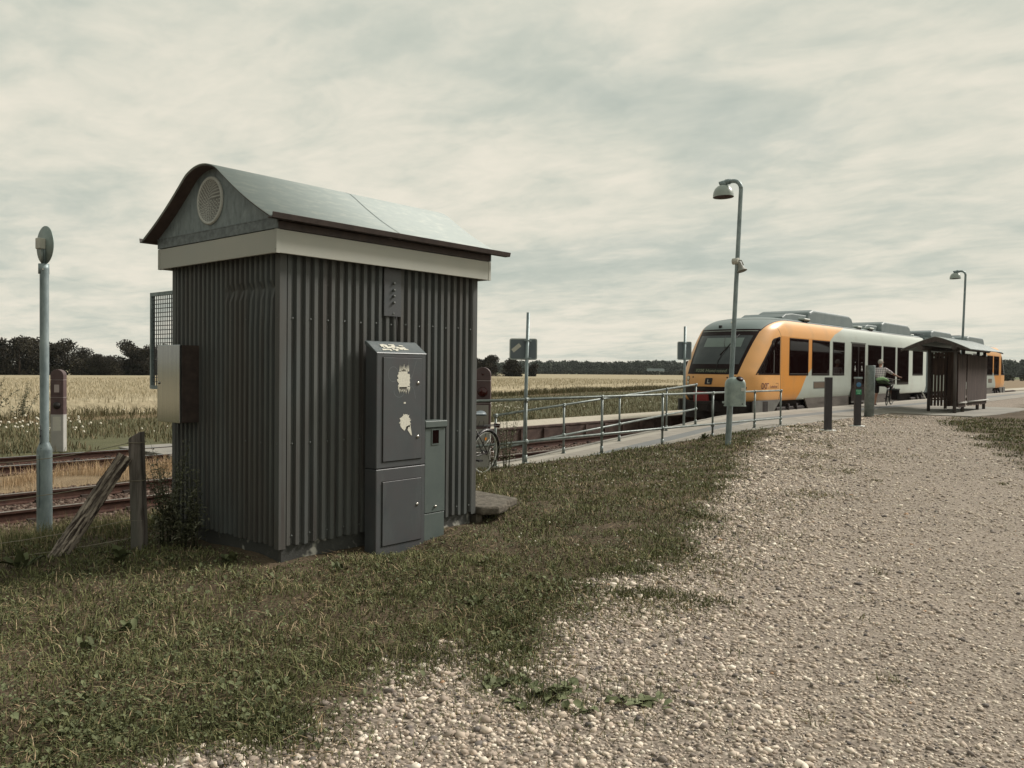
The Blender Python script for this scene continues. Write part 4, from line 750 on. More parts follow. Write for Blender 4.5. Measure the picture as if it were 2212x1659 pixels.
for sgn in (1, -1):
    xe = cx + sgn * hw; g_ = MB(); q = lambda a, z: (xe + sgn * a, RY0 + .0, ze + z)
    P = [q(-.012, .010), q(.030, -.002), q(.050, .028), q(.046, .034), q(.040, .030), q(.026, .008), q(-.010, .018)]
    P = [q(-.035, -.016), q(.030, -.016), q(.040, .024), q(.035, .027), q(.025, -.010), q(-.035, -.008)]
    g_.prism(P, (0, RY1 + .1 - RY0, 0)); g_.build('gutter', 'gutter', hut)
pl = MB().box(X1 + .001, X1 + .012, 4.875, 5.080, 2.062, 2.50).build('cover_plate', 'cab', hut, bevel=.003)
s = MB()
for z in (2.365, 2.302, 2.248, 2.188): s.disc((X1 + .012, 4.985, z), (1, -.15, 0), .013, .020, 12, .011)
s.disc((X1 + .012, 4.985, 2.09), (1, 0, 0), .008, .006, 8); build_each(s, 'bolt', 'hutscrew', pl)
MB().tube([(X1 + .012, 5.02, 2.062), (X1 + .014, 5.03, 1.98), (X1 + .014, 5.032, 1.84)], .005, 6).build('cable', 'black', hut)
# stainless box on the gable wall
bx_ = thing('steel_wall_box', (-7.2, 3.7, 1.07), 'brushed stainless steel box with a lock fixed to the left end of the hut wall', 'box')
MB().box(-7.412, -6.995, 3.625, 3.79, 1.076, 1.776).build('housing', 'gutter', bx_, bevel=.004)
dr = MB().box(-7.414, -6.993, 3.603, 3.6245, 1.074, 1.778).build('door', 'steelbox', bx_, bevel=.004); MB().disc((-7.375, 3.603, 1.43), (0, -1, 0), .012, .008, 12).build('lock', 'chrome', dr)
# mesh guard panel
mg = thing('mesh_guard', (-7.73, 3.8, 1.35), 'square wire mesh window guard swung out from the left corner of the hut', 'wire guard')
gx0, gx1, gz0, gz1, gy = -7.972, -7.492, 1.358, 2.305, 3.80
f = MB(); f.box(gx0, gx0 + .028, gy, gy + .03, gz0, gz1); f.box(gx1 - .028, gx1, gy, gy + .03, gz0, gz1); f.box(gx0 + .028, gx1 - .028, gy, gy + .03, gz0, gz0 + .035); f.box(gx0 + .028, gx1 - .028, gy, gy + .03, gz1 - .035, gz1); f.build('frame', 'galvpole', mg)
f = MB(); n = 10
for i in range(1, n): x = gx0 + .028 + (gx1 - gx0 - .056) * i / n; f.box(x - .0035, x + .0035, gy + .010, gy + .017, gz0 + .03, gz1 - .03)
for i in range(1, 21): z = gz0 + .03 + (gz1 - gz0 - .06) * i / 21; f.box(gx0 + .02, gx1 - .02, gy + .0175, gy + .0245, z - .0035, z + .0035)
f.build('wire_mesh', 'cab', mg)
MB().box(-7.62, -7.50, 4.45, 4.52, 1.32, 2.15).build('shutter_leaf', 'white', hut)
# tall cabinet
cb = thing('utility_cabinet', (-5.57, 4.9, -.06), 'tall dark grey utility cabinet with torn white stickers standing against the hut', 'cabinet')
cy0, cy1, cf, ck = 4.62, 5.205, -5.50, -5.655
h = MB(); h.prism([(cf, cy0, .705), (cf, cy0, 1.722), (ck + .02, cy0, 1.815), (ck, cy0, 1.80), (ck, cy0, .705)], (0, cy1 - cy0, 0)); ho = h.build('housing', 'cab', cb, bevel=.006)
h = MB(); h.box(ck, cf, cy0, cy1, -.12, .699); h.build('base', 'cab', cb, bevel=.006)
ld = MB(); ld.prism([(cf + .004, cy0 - .004, 1.7235), (ck + .02, cy0 - .004, 1.82), (ck - .01, cy0 - .004, 1.83), (ck - .012, cy0 - .004, 1.80), (cf + .004, cy0 - .004, 1.716)], (0, cy1 - cy0 + .008, 0)); ld.build('lid', 'cablid', cb, bevel=.004)
def cabdoor(y0, y1, z0, z1, locks):
    MB().box(cf + .0005, cf + .0035, y0 - .006, y1 + .006, z0 - .006, z1 + .006).build('door_gap', 'cabedge', cb); d = MB().box(cf + .002, cf + .010, y0, y1, z0, z1).build('door', 'cab', cb, bevel=.002)
    for y, z in locks: MB().lathe((cf + .010, y, z), (1, 0, 0), [(0, .010), (.008, .010), (.012, .006), (.016, .005), (.016, 0)], 14).build('lock', 'chrome', d)
    return d
dm = cabdoor(4.69, 5.15, .765, 1.682, [(5.098, 1.455), (5.098, .965)]); cabdoor(4.69, 5.15, .02, .585, [(5.098, .345)])
def blob(cyy, czz, w_, h_, seed, n=44, jag=.22, drip=()):
    r = random.Random(seed); P = []
    for i in range(n):
        a = 2 * PI * i / n; k = 1 + r.uniform(-jag, jag * .5); y = cyy + math.cos(a) * w_ * k; z = czz + math.sin(a) * h_ * k * (1 if math.sin(a) < 0 else .9); P.append((cf + .0105, y, z))
    return P
st = MB(); st2 = MB(); st3 = MB(); st.prism(blob(4.924, 1.487, .080, .105, 3), (.0015, 0, 0)); st2.prism(blob(4.942, 1.110, .068, .078, 8), (.0015, 0, 0)); st2.prism([(cf + .0105, 4.95, 1.06), (cf + .0105, 5.005, 1.08), (cf + .0105, 5.026, .978), (cf + .0105, 5.012, .985)], (.0015, 0, 0))
for k in range(12): y = 4.855 + .012 * k; st.prism([(cf + .0105, y, 1.42), (cf + .0105, y + .013, 1.42), (cf + .0105, y + .006, 1.395 - .045 * rnd.random())], (.0015, 0, 0))
for k in range(9): y = 4.87 + .013 * k; st.prism([(cf + .0105, y, 1.56), (cf + .0105, y + .012, 1.56), (cf + .0105, y + .007, 1.60 + .03 * rnd.random())], (.0015, 0, 0))
st3.box(cf + .0105, cf + .0118, 4.925, 4.948, 1.27, 1.285); [q_.build('torn_sticker', 'paper', dm) for q_ in (st, st2, st3)]
def arc_strip(pts, wd=.0035): 
    m_ = MB()
    for a, b in zip(pts, pts[1:]):
        a = Vector(a); b = Vector(b); t = (b - a).normalized(); n = Vector((0, -t.z, t.y)) * wd / 2; m_.add([a - n, b - n, b + n, a + n], [(0, 1, 2, 3)])
    return m_
sc_ = MB()
for P in ([(cf + .0108, 4.80 + .058 * math.cos(a), 1.535 + .066 * math.sin(a)) for a in np.linspace(.15, 5.2, 26)], [(cf + .0108, 4.87 + .06 * math.cos(a), 1.38 + .05 * math.sin(a)) for a in np.linspace(3.0, 6.1, 16)],
          [(cf + .0108, 5.005 + .045 * math.cos(a), 1.385 + .04 * math.sin(a)) for a in np.linspace(2.6, .3, 12)], [(cf + .0108, 5.045, 1.40), (cf + .0108, 5.06, 1.35), (cf + .0108, 5.07, 1.31)], [(cf + .0108, 4.985, 1.67), (cf + .0108, 4.975, 1.60), (cf + .0108, 4.955, 1.54)], [(cf + .0108, 5.075, 1.66), (cf + .0108, 5.03, 1.53), (cf + .0108, 4.98, 1.43)]):
    arc_strip(P).build('chalk_scribble', 'scratch', dm)
ls = MB(); sl_ = Vector((ck + .02 - cf, 0, 1.822 - 1.7245)); nrm = Vector((-sl_.z, 0, sl_.x)).normalized(); nrm = nrm if nrm.z > 0 else -nrm
for k in range(26):
    f_ = rnd.uniform(.25, .75); y = rnd.uniform(4.72, 5.0); c0 = Vector((cf + .004, y, 1.7235)) + sl_ * f_ + nrm * .003; ls.obox(c0, sl_.normalized() * rnd.uniform(.006, .014), (0, rnd.uniform(.01, .03), rnd.uniform(-.002, .002)), nrm * .0008)
ls.build('torn_sticker', 'paper', cb)
# small meter cabinet
c2 = thing('meter_cabinet', (-5.6, 5.36, -.04), 'low grey green meter cabinet with a small window right of the tall cabinet', 'cabinet')
mf = -5.53
MB().box(-5.66, mf, 5.225, 5.488, -.12, .228).build('base', 'cab2', c2, bevel=.004); MB().box(-5.66, mf + .004, 5.225, 5.490, .234, 1.03).build('housing', 'cab2', c2, bevel=.004)
MB().box(-5.67, mf + .022, 5.215, 5.503, 1.035, 1.098).build('lid', 'cab2', c2, bevel=.006)
wf = MB(); wf.box(mf + .004, mf + .010, 5.305, 5.408, .87, 1.02); wo = wf.build('window_frame', 'cab2', c2, bevel=.002); MB().box(mf + .0101, mf + .0115, 5.317, 5.397, .885, 1.01).build('window_pane', 'tglass', wo)
MB().lathe((mf + .004, 5.36, .29), (1, 0, 0), [(0, .016), (.012, .014), (.014, 0)], 12).build('lock', 'chrome', c2)
# concrete slab by the hut's rear corner
sb = thing('concrete_step', (-5.75, 6.45, 0), 'broken mossy concrete slab lying at the rear corner of the hut', 'slab')
m_ = MB(); m_.prism([(-6.5, 6.15, .08), (-5.66, 6.15, .08), (-5.56, 6.32, .08), (-5.62, 6.52, .08), (-5.72, 6.62, .08), (-5.80, 6.90, .08), (-6.5, 6.98, .08)], (0, 0, .085)); m_.build('slab_top', 'slab', sb, bevel=.022, seg=2)
MB().box(-6.4, -5.74, 6.17, 6.26, -.1, .078).build('slab_support', 'slab', sb, bevel=.01); MB().box(-6.4, -5.86, 6.66, 6.80, -.1, .078).build('slab_support', 'slab', sb, bevel=.01)

# ------------------------------------------------------------ round sign pole, fence
p = thing('round_sign', (-8.93, 3.18, -.12), 'pale grey pole with a round sign seen from behind, left of the fence post', 'sign')
q = MB(); q.lathe((-8.93, 3.18, -.25), (0.0, 0, 1), [(.071, 0), (.071, 0.97), (.069, .985), (.046, 1.045), (.042, 1.055), (.042, 2.80)], 24); q.build('pole', 'galvpole', p)
hb = MB(); hb.prism([(-8.93 - .005 + .05 * a, 3.18 - .073, zz_) for a, zz_ in ((.1, .15), (1.0, .15), (1.0, .68), (.1, .68))], (0, .012, 0)); hb.build('service_hatch', 'galvpole', p, bevel=.01)
MB().lathe((-8.945, 3.18, 2.50), (0, 0, 1), [(.0, 0), (.050, 0), (.050, .10), (0, .10)], 20).build('clamp', 'galvpole', p); MB().tube([(-9.01, 3.17, 2.54), (-8.88, 3.15, 2.54)], .008, 6).build('clamp_bolt', 'chrome', p)
MB().tube([(-8.94, 3.18, 2.58), (-8.94, 3.18, 2.85)], .02, 8).build('stem', 'galvpole', p)
nv = Vector((-.62, .79, 0)); nn_ = Vector((math.cos(math.radians(78)), math.sin(math.radians(78)), 0)); nn_ = Vector((-.999, .02, 0)); rgt = Vector((.78, .63, 0))
dn_ = Vector((-.96, -.05, 0)).normalized()
d = MB(); d.lathe(Vector((-8.945, 3.20, 2.79)), Vector((.045, -.999, 0)), [(0, 0), (.185, 0), (.192, .004), (.192, .012), (0, .012)], 40); do = d.build('sign_disc', 'bin', p)
MB().obox((-8.945, 3.15, 2.80), Vector((.986, .167, 0)) * .035, Vector((.167, -.986, 0)) * .035, (0, 0, .055)).build('junction_box', 'white', p, bevel=.006)
MB().tube([(-8.918, 3.155, 2.745), (-8.915, 3.155, 2.60)], .012, 6).build('cable', 'rail_tube', p)
gr = MB()
for a, b in (((-8.90, 3.132, .98), (-8.885, 3.132, .80)), ((-8.93, 3.132, .86), (-8.88, 3.132, .88)), ((-8.885, 3.132, .80), (-8.915, 3.132, .79)), ((-8.915, 3.132, .79), (-8.915, 3.132, .74)), ((-8.90, 3.132, .74), (-8.88, 3.132, .745)), ((-8.89, 3.132, .92), (-8.87, 3.132, .93))): gr.tube([a, b], .0035, 5)
gr.build('marker_scribble', 'black', p)
fp = thing('fence_post', (-6.98, 3.24, 0), 'weathered square fence post with wires beside the hut', 'post')
m_ = MB(); ax_ = Vector((.75, .62, 0)) * .052; ay_ = Vector((-.62, .75, 0)) * .055
R0 = []; 
for z, dx, s_ in ((-.25, .01, 1.05), (.2, 0, 1.02), (.6, -.03, 1.0), (.99, -.055, .98)):
    for a, b in ((-1, -1), (1, -1), (1, 1), (-1, 1)): R0.append(Vector((-6.985 + dx, 3.24, z + (.03 * a if z > .9 else 0))) + ax_ * a * s_ + ay_ * b * s_)
m_.add(R0, [(0, 3, 2, 1), (12, 13, 14, 15)] + [(j * 4 + i, j * 4 + (i + 1) % 4, j * 4 + 4 + (i + 1) % 4, j * 4 + 4 + i) for j in range(3) for i in range(4)]); m_.build('timber', 'post', fp, bevel=.008)
wr = MB()
for (zl, zp) in ((.86, .925), (.515, .60), (.17, .26), (.05, .10)):
    P0 = Vector((-7.38, 2.3, zl)); P1 = Vector((-7.035, 3.19, zp)); d_ = (P0 - P1); P = []
    for i in range(11): f_ = i / 10; P.append(P1 + d_ * f_ * 1.6 + Vector((0, 0, -.07 * math.sin(PI * f_) if zl > .8 else -.03 * math.sin(PI * f_))))
    MB().tube(P, .0032, 5).build('fence_wire', 'wire', fp)
for zp in (.925, .60, .26):
    c_ = Vector((-6.985 - .05 * zp, 3.24, zp)); k = [c_ + ax_ * a * 1.08 + ay_ * b * 1.08 for a, b in ((-1, -1), (1, -1), (1, 1), (-1, 1), (-1, -1))]; MB().tube(k, .0032, 5).build('wire_tie', 'wire', fp)
lg = thing('brace_log', (-7.15, 2.56, 0), 'rough bark covered log leaning as a brace against the fence post', 'log')
R_ = random.Random(4); A = Vector((-7.17, 2.50, -.06)); B = Vector((-7.035, 3.14, .815)); A, B = Vector((-7.21, 2.62, -.06)), Vector((-7.045, 3.15, .81)); L_ = (B - A).length; nr_ = 60; ns_ = 34; vv = []
for i in range(nr_):
    f_ = i / (nr_ - 1)
    for k in range(ns_):
        a = 2 * PI * k / ns_; rr_ = (.070 - .014 * f_) * (1 + .10 * math.sin(3 * a + f_ * 3) + .075 * math.sin(9 * a + 2.2 * math.sin(f_ * 9)) + .05 * math.sin(15 * a + 3 * math.sin(f_ * 14)) + R_.uniform(-.045, .045)); vv.append((rr_ * math.cos(a), rr_ * math.sin(a), L_ * f_))
m_ = MB(); m_.add(vv, [(i * ns_ + k, i * ns_ + (k + 1) % ns_, (i + 1) * ns_ + (k + 1) % ns_, (i + 1) * ns_ + k) for i in range(nr_ - 1) for k in range(ns_)]); m_.add(vv[-ns_:], [tuple(range(ns_))]); lo_ = m_.build('log', 'barkraw'); lo_.parent = lg; ORG[lo_.name] = A
lo_.rotation_euler = (B - A).to_track_quat('Z', 'Y').to_euler(); lo_.location = A - ORG[lg.name]

# ------------------------------------------------------------ plants
def stem_plant(name, x, y, H, nst, label, cat='plant', spread=.12, n=240, L=.05, m='mugwort', group=None, z0=None):
    z = gz(x, y) if z0 is None else z0; t = thing(name, (x, y, z), label, cat, group); st = MB(); lx, ly, lz, LL = [], [], [], []
    for s_ in range(nst):
        a = rnd.uniform(0, 2 * PI); h_ = H * rnd.uniform(.65, 1.05); tx_, ty_ = math.cos(a) * spread * rnd.uniform(.3, 1.2), math.sin(a) * spread * rnd.uniform(.3, 1.2); bx0, by0 = x + tx_ * .25, y + ty_ * .25
        P = [(bx0 + tx_ * f * f, by0 + ty_ * f * f, z + h_ * f) for f in (0, .25, .5, .75, 1)]; st.tube(P, [.005, .004, .0035, .0025, .001], 5)
        for k in range(n // nst):
            f = .12 + .88 * rnd.random() ** .8; lx.append(bx0 + tx_ * f * f + rnd.gauss(0, .028 * (1.35 - f) * (H / .8))); ly.append(by0 + ty_ * f * f + rnd.gauss(0, .028 * (1.35 - f) * (H / .8))); lz.append(z + h_ * f); LL.append(L * rnd.uniform(.5, 1.2) * (1.3 - .8 * f))
    st.build('stem', 'mugwort', t); lx, ly, lz, LL = map(np.array, (lx, ly, lz, LL)); leaves('leaves', lx, ly, lz, LL, LL * .34, m, NR.uniform(.1, .9, len(lx)), elev=(-.3, 1.0), parent=t); return t
stem_plant('tall_weed', -6.95, 3.45, .85, 9, 'bushy dusty weed growing between the fence post and the hut', n=900, L=.055, spread=.16)
stem_plant('tall_weed', -7.12, 3.6, .95, 7, 'tall thin weed behind the fence post, highest beside the hut corner', n=600, L=.05, spread=.14)
stem_plant('tall_weed', -6.70, 3.62, .92, 5, 'grey green mugwort in front of the left end of the corrugated gable wall', n=620, L=.045, spread=.16)
stem_plant('tall_weed', -6.82, 3.55, .50, 8, 'low dark weed at the foot of the fence post', n=700, L=.06, spread=.2)
stem_plant('tall_weed', -8.45, 9.75, 1.12, 8, 'straggly flowering weed growing behind the rear wheel of the bicycle', n=700, L=.05, spread=.28)
stem_plant('tall_weed', -8.32, 9.3, .7, 6, 'dry weed tangled in the spokes of the rear bicycle wheel', n=300, L=.04, spread=.16)
stem_plant('verge_shrub', -29.4, 8.8, 1.5, 14, 'dark twiggy shrub in front of the wheat at the left frame edge', 'shrub', n=1400, L=.12, spread=.9)
stem_plant('verge_shrub', -29.6, 9.8, 1.25, 10, 'thin bare shrub in front of the wheat left of the round sign pole', 'shrub', n=700, L=.10, spread=.7)
def rosette(name, x, y, n, L, wd, label, up=(.1, .7), m='weed', spikes=0, group=None, t0=.3, t1=.95, spread=.03):
    z = gz(x, y); t = thing(name, (x, y, z), label, 'plant', group); a = np.arange(n) * 2.4 + NR.uniform(-.3, .3, n); LL = L * NR.uniform(.6, 1.15, n)
    leaves('leaves', np.full(n, x) + NR.normal(0, spread, n), np.full(n, y) + NR.normal(0, spread, n), np.full(n, z + .004), LL, LL * wd, m, NR.uniform(t0, t1, n), elev=up, parent=t, az=a)
    if spikes:
        s_ = MB()
        for k in range(spikes): px_, py_ = x + rnd.gauss(0, .045), y + rnd.gauss(0, .045); s_.tube([(px_, py_, z), (px_ + rnd.uniform(-.015, .015), py_ + rnd.uniform(-.015, .015), z + rnd.uniform(.05, .11))], [.0010, .0020], 5)
        build_each(s_, 'seed_spike', 'weed', t, per=3)
    return t
GP = 'plantain rosettes on the gravel'
for x, y, n, L, lab in [(-2.71, 3.05, 10, .085, 'plantain at the far left end of the row on the gravel'), (-2.64, 3.16, 12, .09, 'plantain with seed spikes second in the row'), (-2.46, 2.95, 8, .075, 'low plantain nearest the camera in the row'), (-2.46, 3.15, 12, .10, 'widest plantain in the middle of the row'), (-2.36, 3.12, 10, .09, 'plantain right of the widest one'), (-2.38, 3.25, 9, .085, 'plantain at the back of the row'), (-2.19, 3.10, 8, .07, 'small plantain near the orange pebble'), (-2.16, 3.31, 7, .07, 'small separate plantain behind the orange pebble'), (-2.06, 3.36, 9, .09, 'separate plantain with the widest leaves at the right'), (-2.0, 3.41, 7, .07, 'rightmost plantain on the gravel')]:
    rosette('plantain', x, y, n, L, .55, lab, spikes=4, group=GP, up=(.05, .6))
for x, y, n, L, lab in [(-4.9, 2.2, 12, .17, 'big leaved dock at the left frame edge'), (-4.75, 1.9, 9, .14, 'low dock plant at the lower left of the lawn'), (-7.0, 2.35, 9, .24, 'coarse dock at the foot of the brace log'), (-6.6, 2.9, 8, .22, 'dock with broad leaves right of the brace log'), (-5.95, 3.5, 8, .16, 'dock growing up against the hut plinth'), (-5.15, 3.95, 8, .10, 'leafy weed in front of the hut corner'), (-3.53, 2.93, 9, .09, 'dandelion rosette in the middle of the lawn'), (-3.72, 4.0, 9, .10, 'leafy weed near the lawn edge'), (-8.45, 16.4, 12, .22, 'bushy leafy weed at the kerb left of the lamp post'), (-6.05, 1.55, 9, .16, 'dock on the left side of the lawn'), (-5.25, 2.55, 7, .10, 'thistle like rosette in the lawn'), (-3.63, 2.27, 10, .08, 'leafy clump at the lower lawn edge')]:
    rosette('dock_plant', x, y, n + 3, L * (.62 if y < 3 and x > -6.5 else .8), .34, lab, up=(.35, 1.2), t0=.0, t1=.7)
# ------------------------------------------------------------ railings
def rail_thing(name, label, X, posts, ztop, zmid, ext0, ext1, zb):
    t = thing(name, (X, posts[0], zb(posts[0])), label, 'railing'); R_ = .0235
    for y in posts:
        b = zb(y); p = MB(); p.tube([(X, y, b), (X, y, ztop(y) - .01)], R_, 12); p.disc((X, y, b), (0, 0, 1), .055, .012, 16); p.disc((X, y, b + .01), (0, 0, 1), .032, .12, 14)
        po = p.build('post', 'rail_tube', t)
        for z, dz, dh in ((ztop(y), .05, .05), (zmid(y), .045, .09)):
            f = MB(); f.disc((X, y, z - dz), (0, 0, 1), .033, dh, 14); f.tube([(X, y - .045, z + (ztop(y - .045) - ztop(y))), (X, y + .045, z + (ztop(y + .045) - ztop(y)))], .0335, 14); f.build('fitting', 'rail_tube', po)
    MB().tube([(X, ext0, ztop(ext0)), (X, (ext0 + ext1) / 2, ztop((ext0 + ext1) / 2)), (X, ext1, ztop(ext1))], R_, 12).build('handrail', 'rail_tube', t)
    MB().tube([(X, ext0, zmid(ext0)), (X, (ext0 + ext1) / 2, zmid((ext0 + ext1) / 2)), (X, ext1, zmid(ext1))], R_, 12).build('middle_rail', 'rail_tube', t); return t
rail_thing('ramp_railing', 'galvanised two tube railing along the lawn side of the ramp', -8.75, [8.33, 10.6, 12.87, 15.13, 17.42, 19.72, 21.37], lambda y: 1.075, lambda y: .36 - (.03 * (y > 16)), 8.33, 21.37, lambda y: float(np.interp(y, [17.5, 19.6], [.005, .15])))
rail_thing('ramp_railing', 'sloping galvanised railing along the track side of the ramp', -10.5, [11.8, 14.0, 16.17, 18.35, 19.9], lambda y: .68 + (y - 11.8) * .0655 , lambda y: .03 + (y - 11.8) * .0645, 11.8, 19.9, lambda y: pz(-10.5, y))
# ------------------------------------------------------------ square signs
def sqsign(x, y, z, top, label, pz0, pz1, wd, hd, right, sticker, lean=0, r=.03):
    t = thing('square_sign', (x, y, z), label, 'sign'); MB().tube([(x - lean, y, z - .1), (x, y, top)], r, 12).build('pole', 'galvpole', t); rt = Vector(right).normalized(); nm = Vector((rt.y, -rt.x, 0)); nm = nm if nm.dot(Vector((x, y, 0))) < 0 else -nm
    off = -nm * (r + .012); xm = x - lean * (1 - (pz0 - z) / (top - z)); c = Vector((xm, y, (pz0 + pz1) / 2)) + off + rt * wd[2]; hx = (wd[1] - wd[0]) / 2; hz = (pz1 - pz0) / 2
    def rr(hx, hz, rad, d0, d1):
        P = []
        for sx, sz, a0 in ((1, -1, -PI / 2), (1, 1, 0), (-1, 1, PI / 2), (-1, -1, PI)):
            for k in range(5): a = a0 + k * PI / 8; P.append(c + rt * (sx * (hx - rad) + rad * math.cos(a)) + Vector((0, 0, sz * (hz - rad) + rad * math.sin(a))) + nm * d0)
        return MB().prism(P, nm * (d1 - d0))
    rr(hx + .006, hz + .006, .038, -.010, .004).build('rim', 'signrim', t); pl = rr(hx - .014, hz - .014, .026, .0, .006).build('sign_plate', 'signback', t)
    for z_ in (pz0 + .02, pz1 - .03):
        b = MB(); b.obox(Vector((xm, y, z_)), rt * .05, nm * (r + .008), (0, 0, .012)); b.obox(Vector((xm, y, z_)) + rt * .06 + off * .7, rt * .02, nm * .015, (0, 0, .02)); b.build('clamp', 'galvpole', t)
    if sticker:
        cc = c - rt * hx * .52 + Vector((0, 0, hz * .12)) + nm * .009; u = (rt * .75 + Vector((0, 0, .62))).normalized(); v = (-rt * .62 + Vector((0, 0, .75))).normalized(); MB().obox(cc, u * .085, v * .034, nm * .001).build('sticker', 'white', pl)
    return t
rv = (.76, .65, 0)
sqsign(-8.87, 10.78, -.05, 2.555, 'square sign seen from behind with a pale sticker, at the low end of the railing', 1.75, 2.105, (0, .465, -.062), 0, rv, True, lean=.07, r=.03)
sqsign(-10.55, 19.35, .13, 2.75, 'narrow square sign seen from behind in front of the train nose', 1.872, 2.345, (0, .365, .0), 0, rv, False, r=.034)
# ------------------------------------------------------------ lamps
def lamp(bx, by, bz, tx, tz, label, hx=.42, sc=1.0):
    t = thing('platform_lamp', (bx, by, bz), label, 'street lamp'); q = lambda f: Vector((bx + (tx - bx) * f, by, bz + (tz - bz) * f)); r1, r2 = .061, .040
    m_ = MB(); m_.lathe(q(0) - Vector((0, 0, .1)), q(1) - q(0), [(r1, 0), (r1, 1.35), (r1 * .98, 1.37), (.048, 1.62), (.042, (q(1) - q(0)).length + .1)], 18)
    arc = [q(1)]
    for k in range(1, 9): a = PI / 2 * k / 8; arc.append(q(1) + Vector((-(1 - math.cos(a)) * .18, 0, math.sin(a) * .18)))
    arc.append(arc[-1] + Vector((-.12, 0, .0))); m_.tube(arc, .042, 14); m_.build('pole', 'galvpole', t)
    e_ = arc[-1]; c = MB(); c.tube([e_ + Vector((.06, 0, 0)), e_ + Vector((-.04, 0, 0))], .058, 14); c.tube([e_ + Vector((-.02, 0, 0)), e_ + Vector((-.13, 0, -.06))], [.055, .10], 14); c.build('bracket', 'galvpole', t)
    s_ = MB(); hc = e_ + Vector((-.085, 0, -.305)); ax_ = Vector((-.03, 0, 1)); s_.lathe(hc, ax_, [(.215, 0), (.212, .06), (.198, .12), (.168, .18), (.12, .225), (.07, .245), (.0, .252)], 32); so_ = s_.build('lamp_shade', 'lampshade', t); MB().lathe(hc + Vector((0, 0, .012)), ax_, [(.0, .06), (.12, .05), (.205, .0)], 32).build('shade_inside', 'lampin', so_); return t
lamp(-7.6, 15.83, .03, -7.40, 5.34, 'leaning galvanised lamp post with a dome shade and litter bin, in front of the train')
lamp(-8.02, 38.6, .15, -7.90, 5.72, 'distant lamp post with a dome shade rising behind the shelter')
sp_ = thing('loudspeaker', (-7.36, 15.83, 3.65), 'small horn loudspeaker strapped to the near lamp post', 'loudspeaker')
MB().tube([(-7.53, 15.79, 3.85), (-7.40, 15.79, 3.85)], .066, 14).build('strap', 'white', sp_); MB().lathe((-7.40, 15.80, 3.84), (.35, 0, -1), [(.03, 0), (.042, .05), (.045, .09), (.055, .12), (.075, .17), (.105, .205), (.108, .212), (.09, .19), (.02, .1)], 20).build('horn', 'speaker', sp_); MB().tube([(-7.43, 15.79, 3.87), (-7.34, 15.79, 3.86), (-7.30, 15.79, 3.76)], .012, 8).build('bracket', 'speaker', sp_)
bn = thing('litter_bin', (-7.35, 15.7, .87), 'rounded galvanised litter bin hung on the near lamp post', 'litter bin')
bc = Vector((-7.375, 15.66, .88)); rt = Vector((.76, .65, 0)); fw = Vector((.65, -.76, 0)); prof = []
def shell(zs):
    P = []
    for z, s_ in zs:
        for k in range(28):
            a = 2 * PI * k / 28; ca, sa = math.cos(a), math.sin(a); ex = .62; P.append(bc + rt * (.205 * s_ * math.copysign(abs(ca) ** ex, ca)) + fw * (.15 * s_ * math.copysign(abs(sa) ** ex, sa)) + Vector((0, 0, z)))
    return P
zs = [(0, 1), (.30, 1), (.42, .995), (.47, .965), (.515, .88), (.55, .72), (.572, .50), (.58, .2)]; P = shell(zs); b_ = MB(); b_.add(P, [(j * 28 + i, j * 28 + (i + 1) % 28, (j + 1) * 28 + (i + 1) % 28, (j + 1) * 28 + i) for j in range(len(zs) - 1) for i in range(28)], True); b_.add(P[-28:], [tuple(range(28))]); b_.build('bin_body', 'bin', bn)
b_ = MB(); b_.add([p + Vector((0, 0, -.012)) + (p - bc).normalized() * .014 for p in P[:28]] + [p + Vector((0, 0, .004)) + (p - bc).normalized() * .014 for p in P[:28]], [tuple(range(28))[::-1], tuple(range(28, 56))] + [(i, (i + 1) % 28, 28 + (i + 1) % 28, 28 + i) for i in range(28)]); b_.build('bottom_tray', 'bin', bn)
oc = bc + rt * .070 + fw * .098 + Vector((0, 0, .553)); o_ = MB(); o_.lathe(oc, (rt * .25 + fw * .75 + Vector((0, 0, .9))), [(0, .010), (.062, .008), (.068, -.01)], 24); o_.v = [tuple(Vector(v) + rt * ((Vector(v) - oc).dot(rt)) * .15) for v in o_.v]; o_.build('opening', 'tblack', bn)
MB().obox(bc + rt * .12 + fw * .149 + Vector((0, 0, .335)), rt * .036, fw * .004, (0, 0, .034)).build('sticker', 'vent', bn); MB().disc(bc + rt * .11 + fw * .148 + Vector((0, 0, .04)), fw, .013, .01, 10).build('lock', 'black', bn)
MB().obox(bc - rt * .19 - fw * .10 + Vector((0, 0, .06)), rt * .02, fw * .10, (0, 0, .02)).build('bracket', 'bin', bn)
# ------------------------------------------------------------ bollards and check in post
def slim(x, y, z0, label, nm, top):
    t = thing(nm, (x, y, z0), label, 'bollard' if nm == 'bollard' else 'check in post'); c = Vector((x, y, z0)); MB().disc(c + Vector((0, 0, -.02)), (0, 0, 1), .20, .045, 28).build('base_plate', 'vent', t)
    P = [c + rt * a + fw * b for a, b in ((-.085, -.055), (.085, -.055), (.085, .055), (-.085, .055))]; m_ = MB(); m_.prism([p + Vector((0, 0, .02)) for p in P], (0, 0, top - .02)); m_.build('column', 'anth', t, bevel=.012, seg=2); return t, c
slim(-7.2, 20.55, .12, 'plain dark bollard on the gravel left of the check in post', 'bollard', 1.335)
t, c = slim(-7.22, 22.85, .12, 'dark check in post with a blue disc and green label', 'check_in_post', 1.30)
MB().obox(c + Vector((0, 0, 1.31)) + fw * .012, rt * .095, fw * .07, (0, 0, .026)).build('cap', 'galvpole', t, bevel=.012, seg=2)
MB().lathe(c + fw * .056 + Vector((0, 0, 1.13)), fw, [(0, .018), (.045, .014), (.063, .004), (.066, 0)], 28).build('reader_disc', 'blue', t)
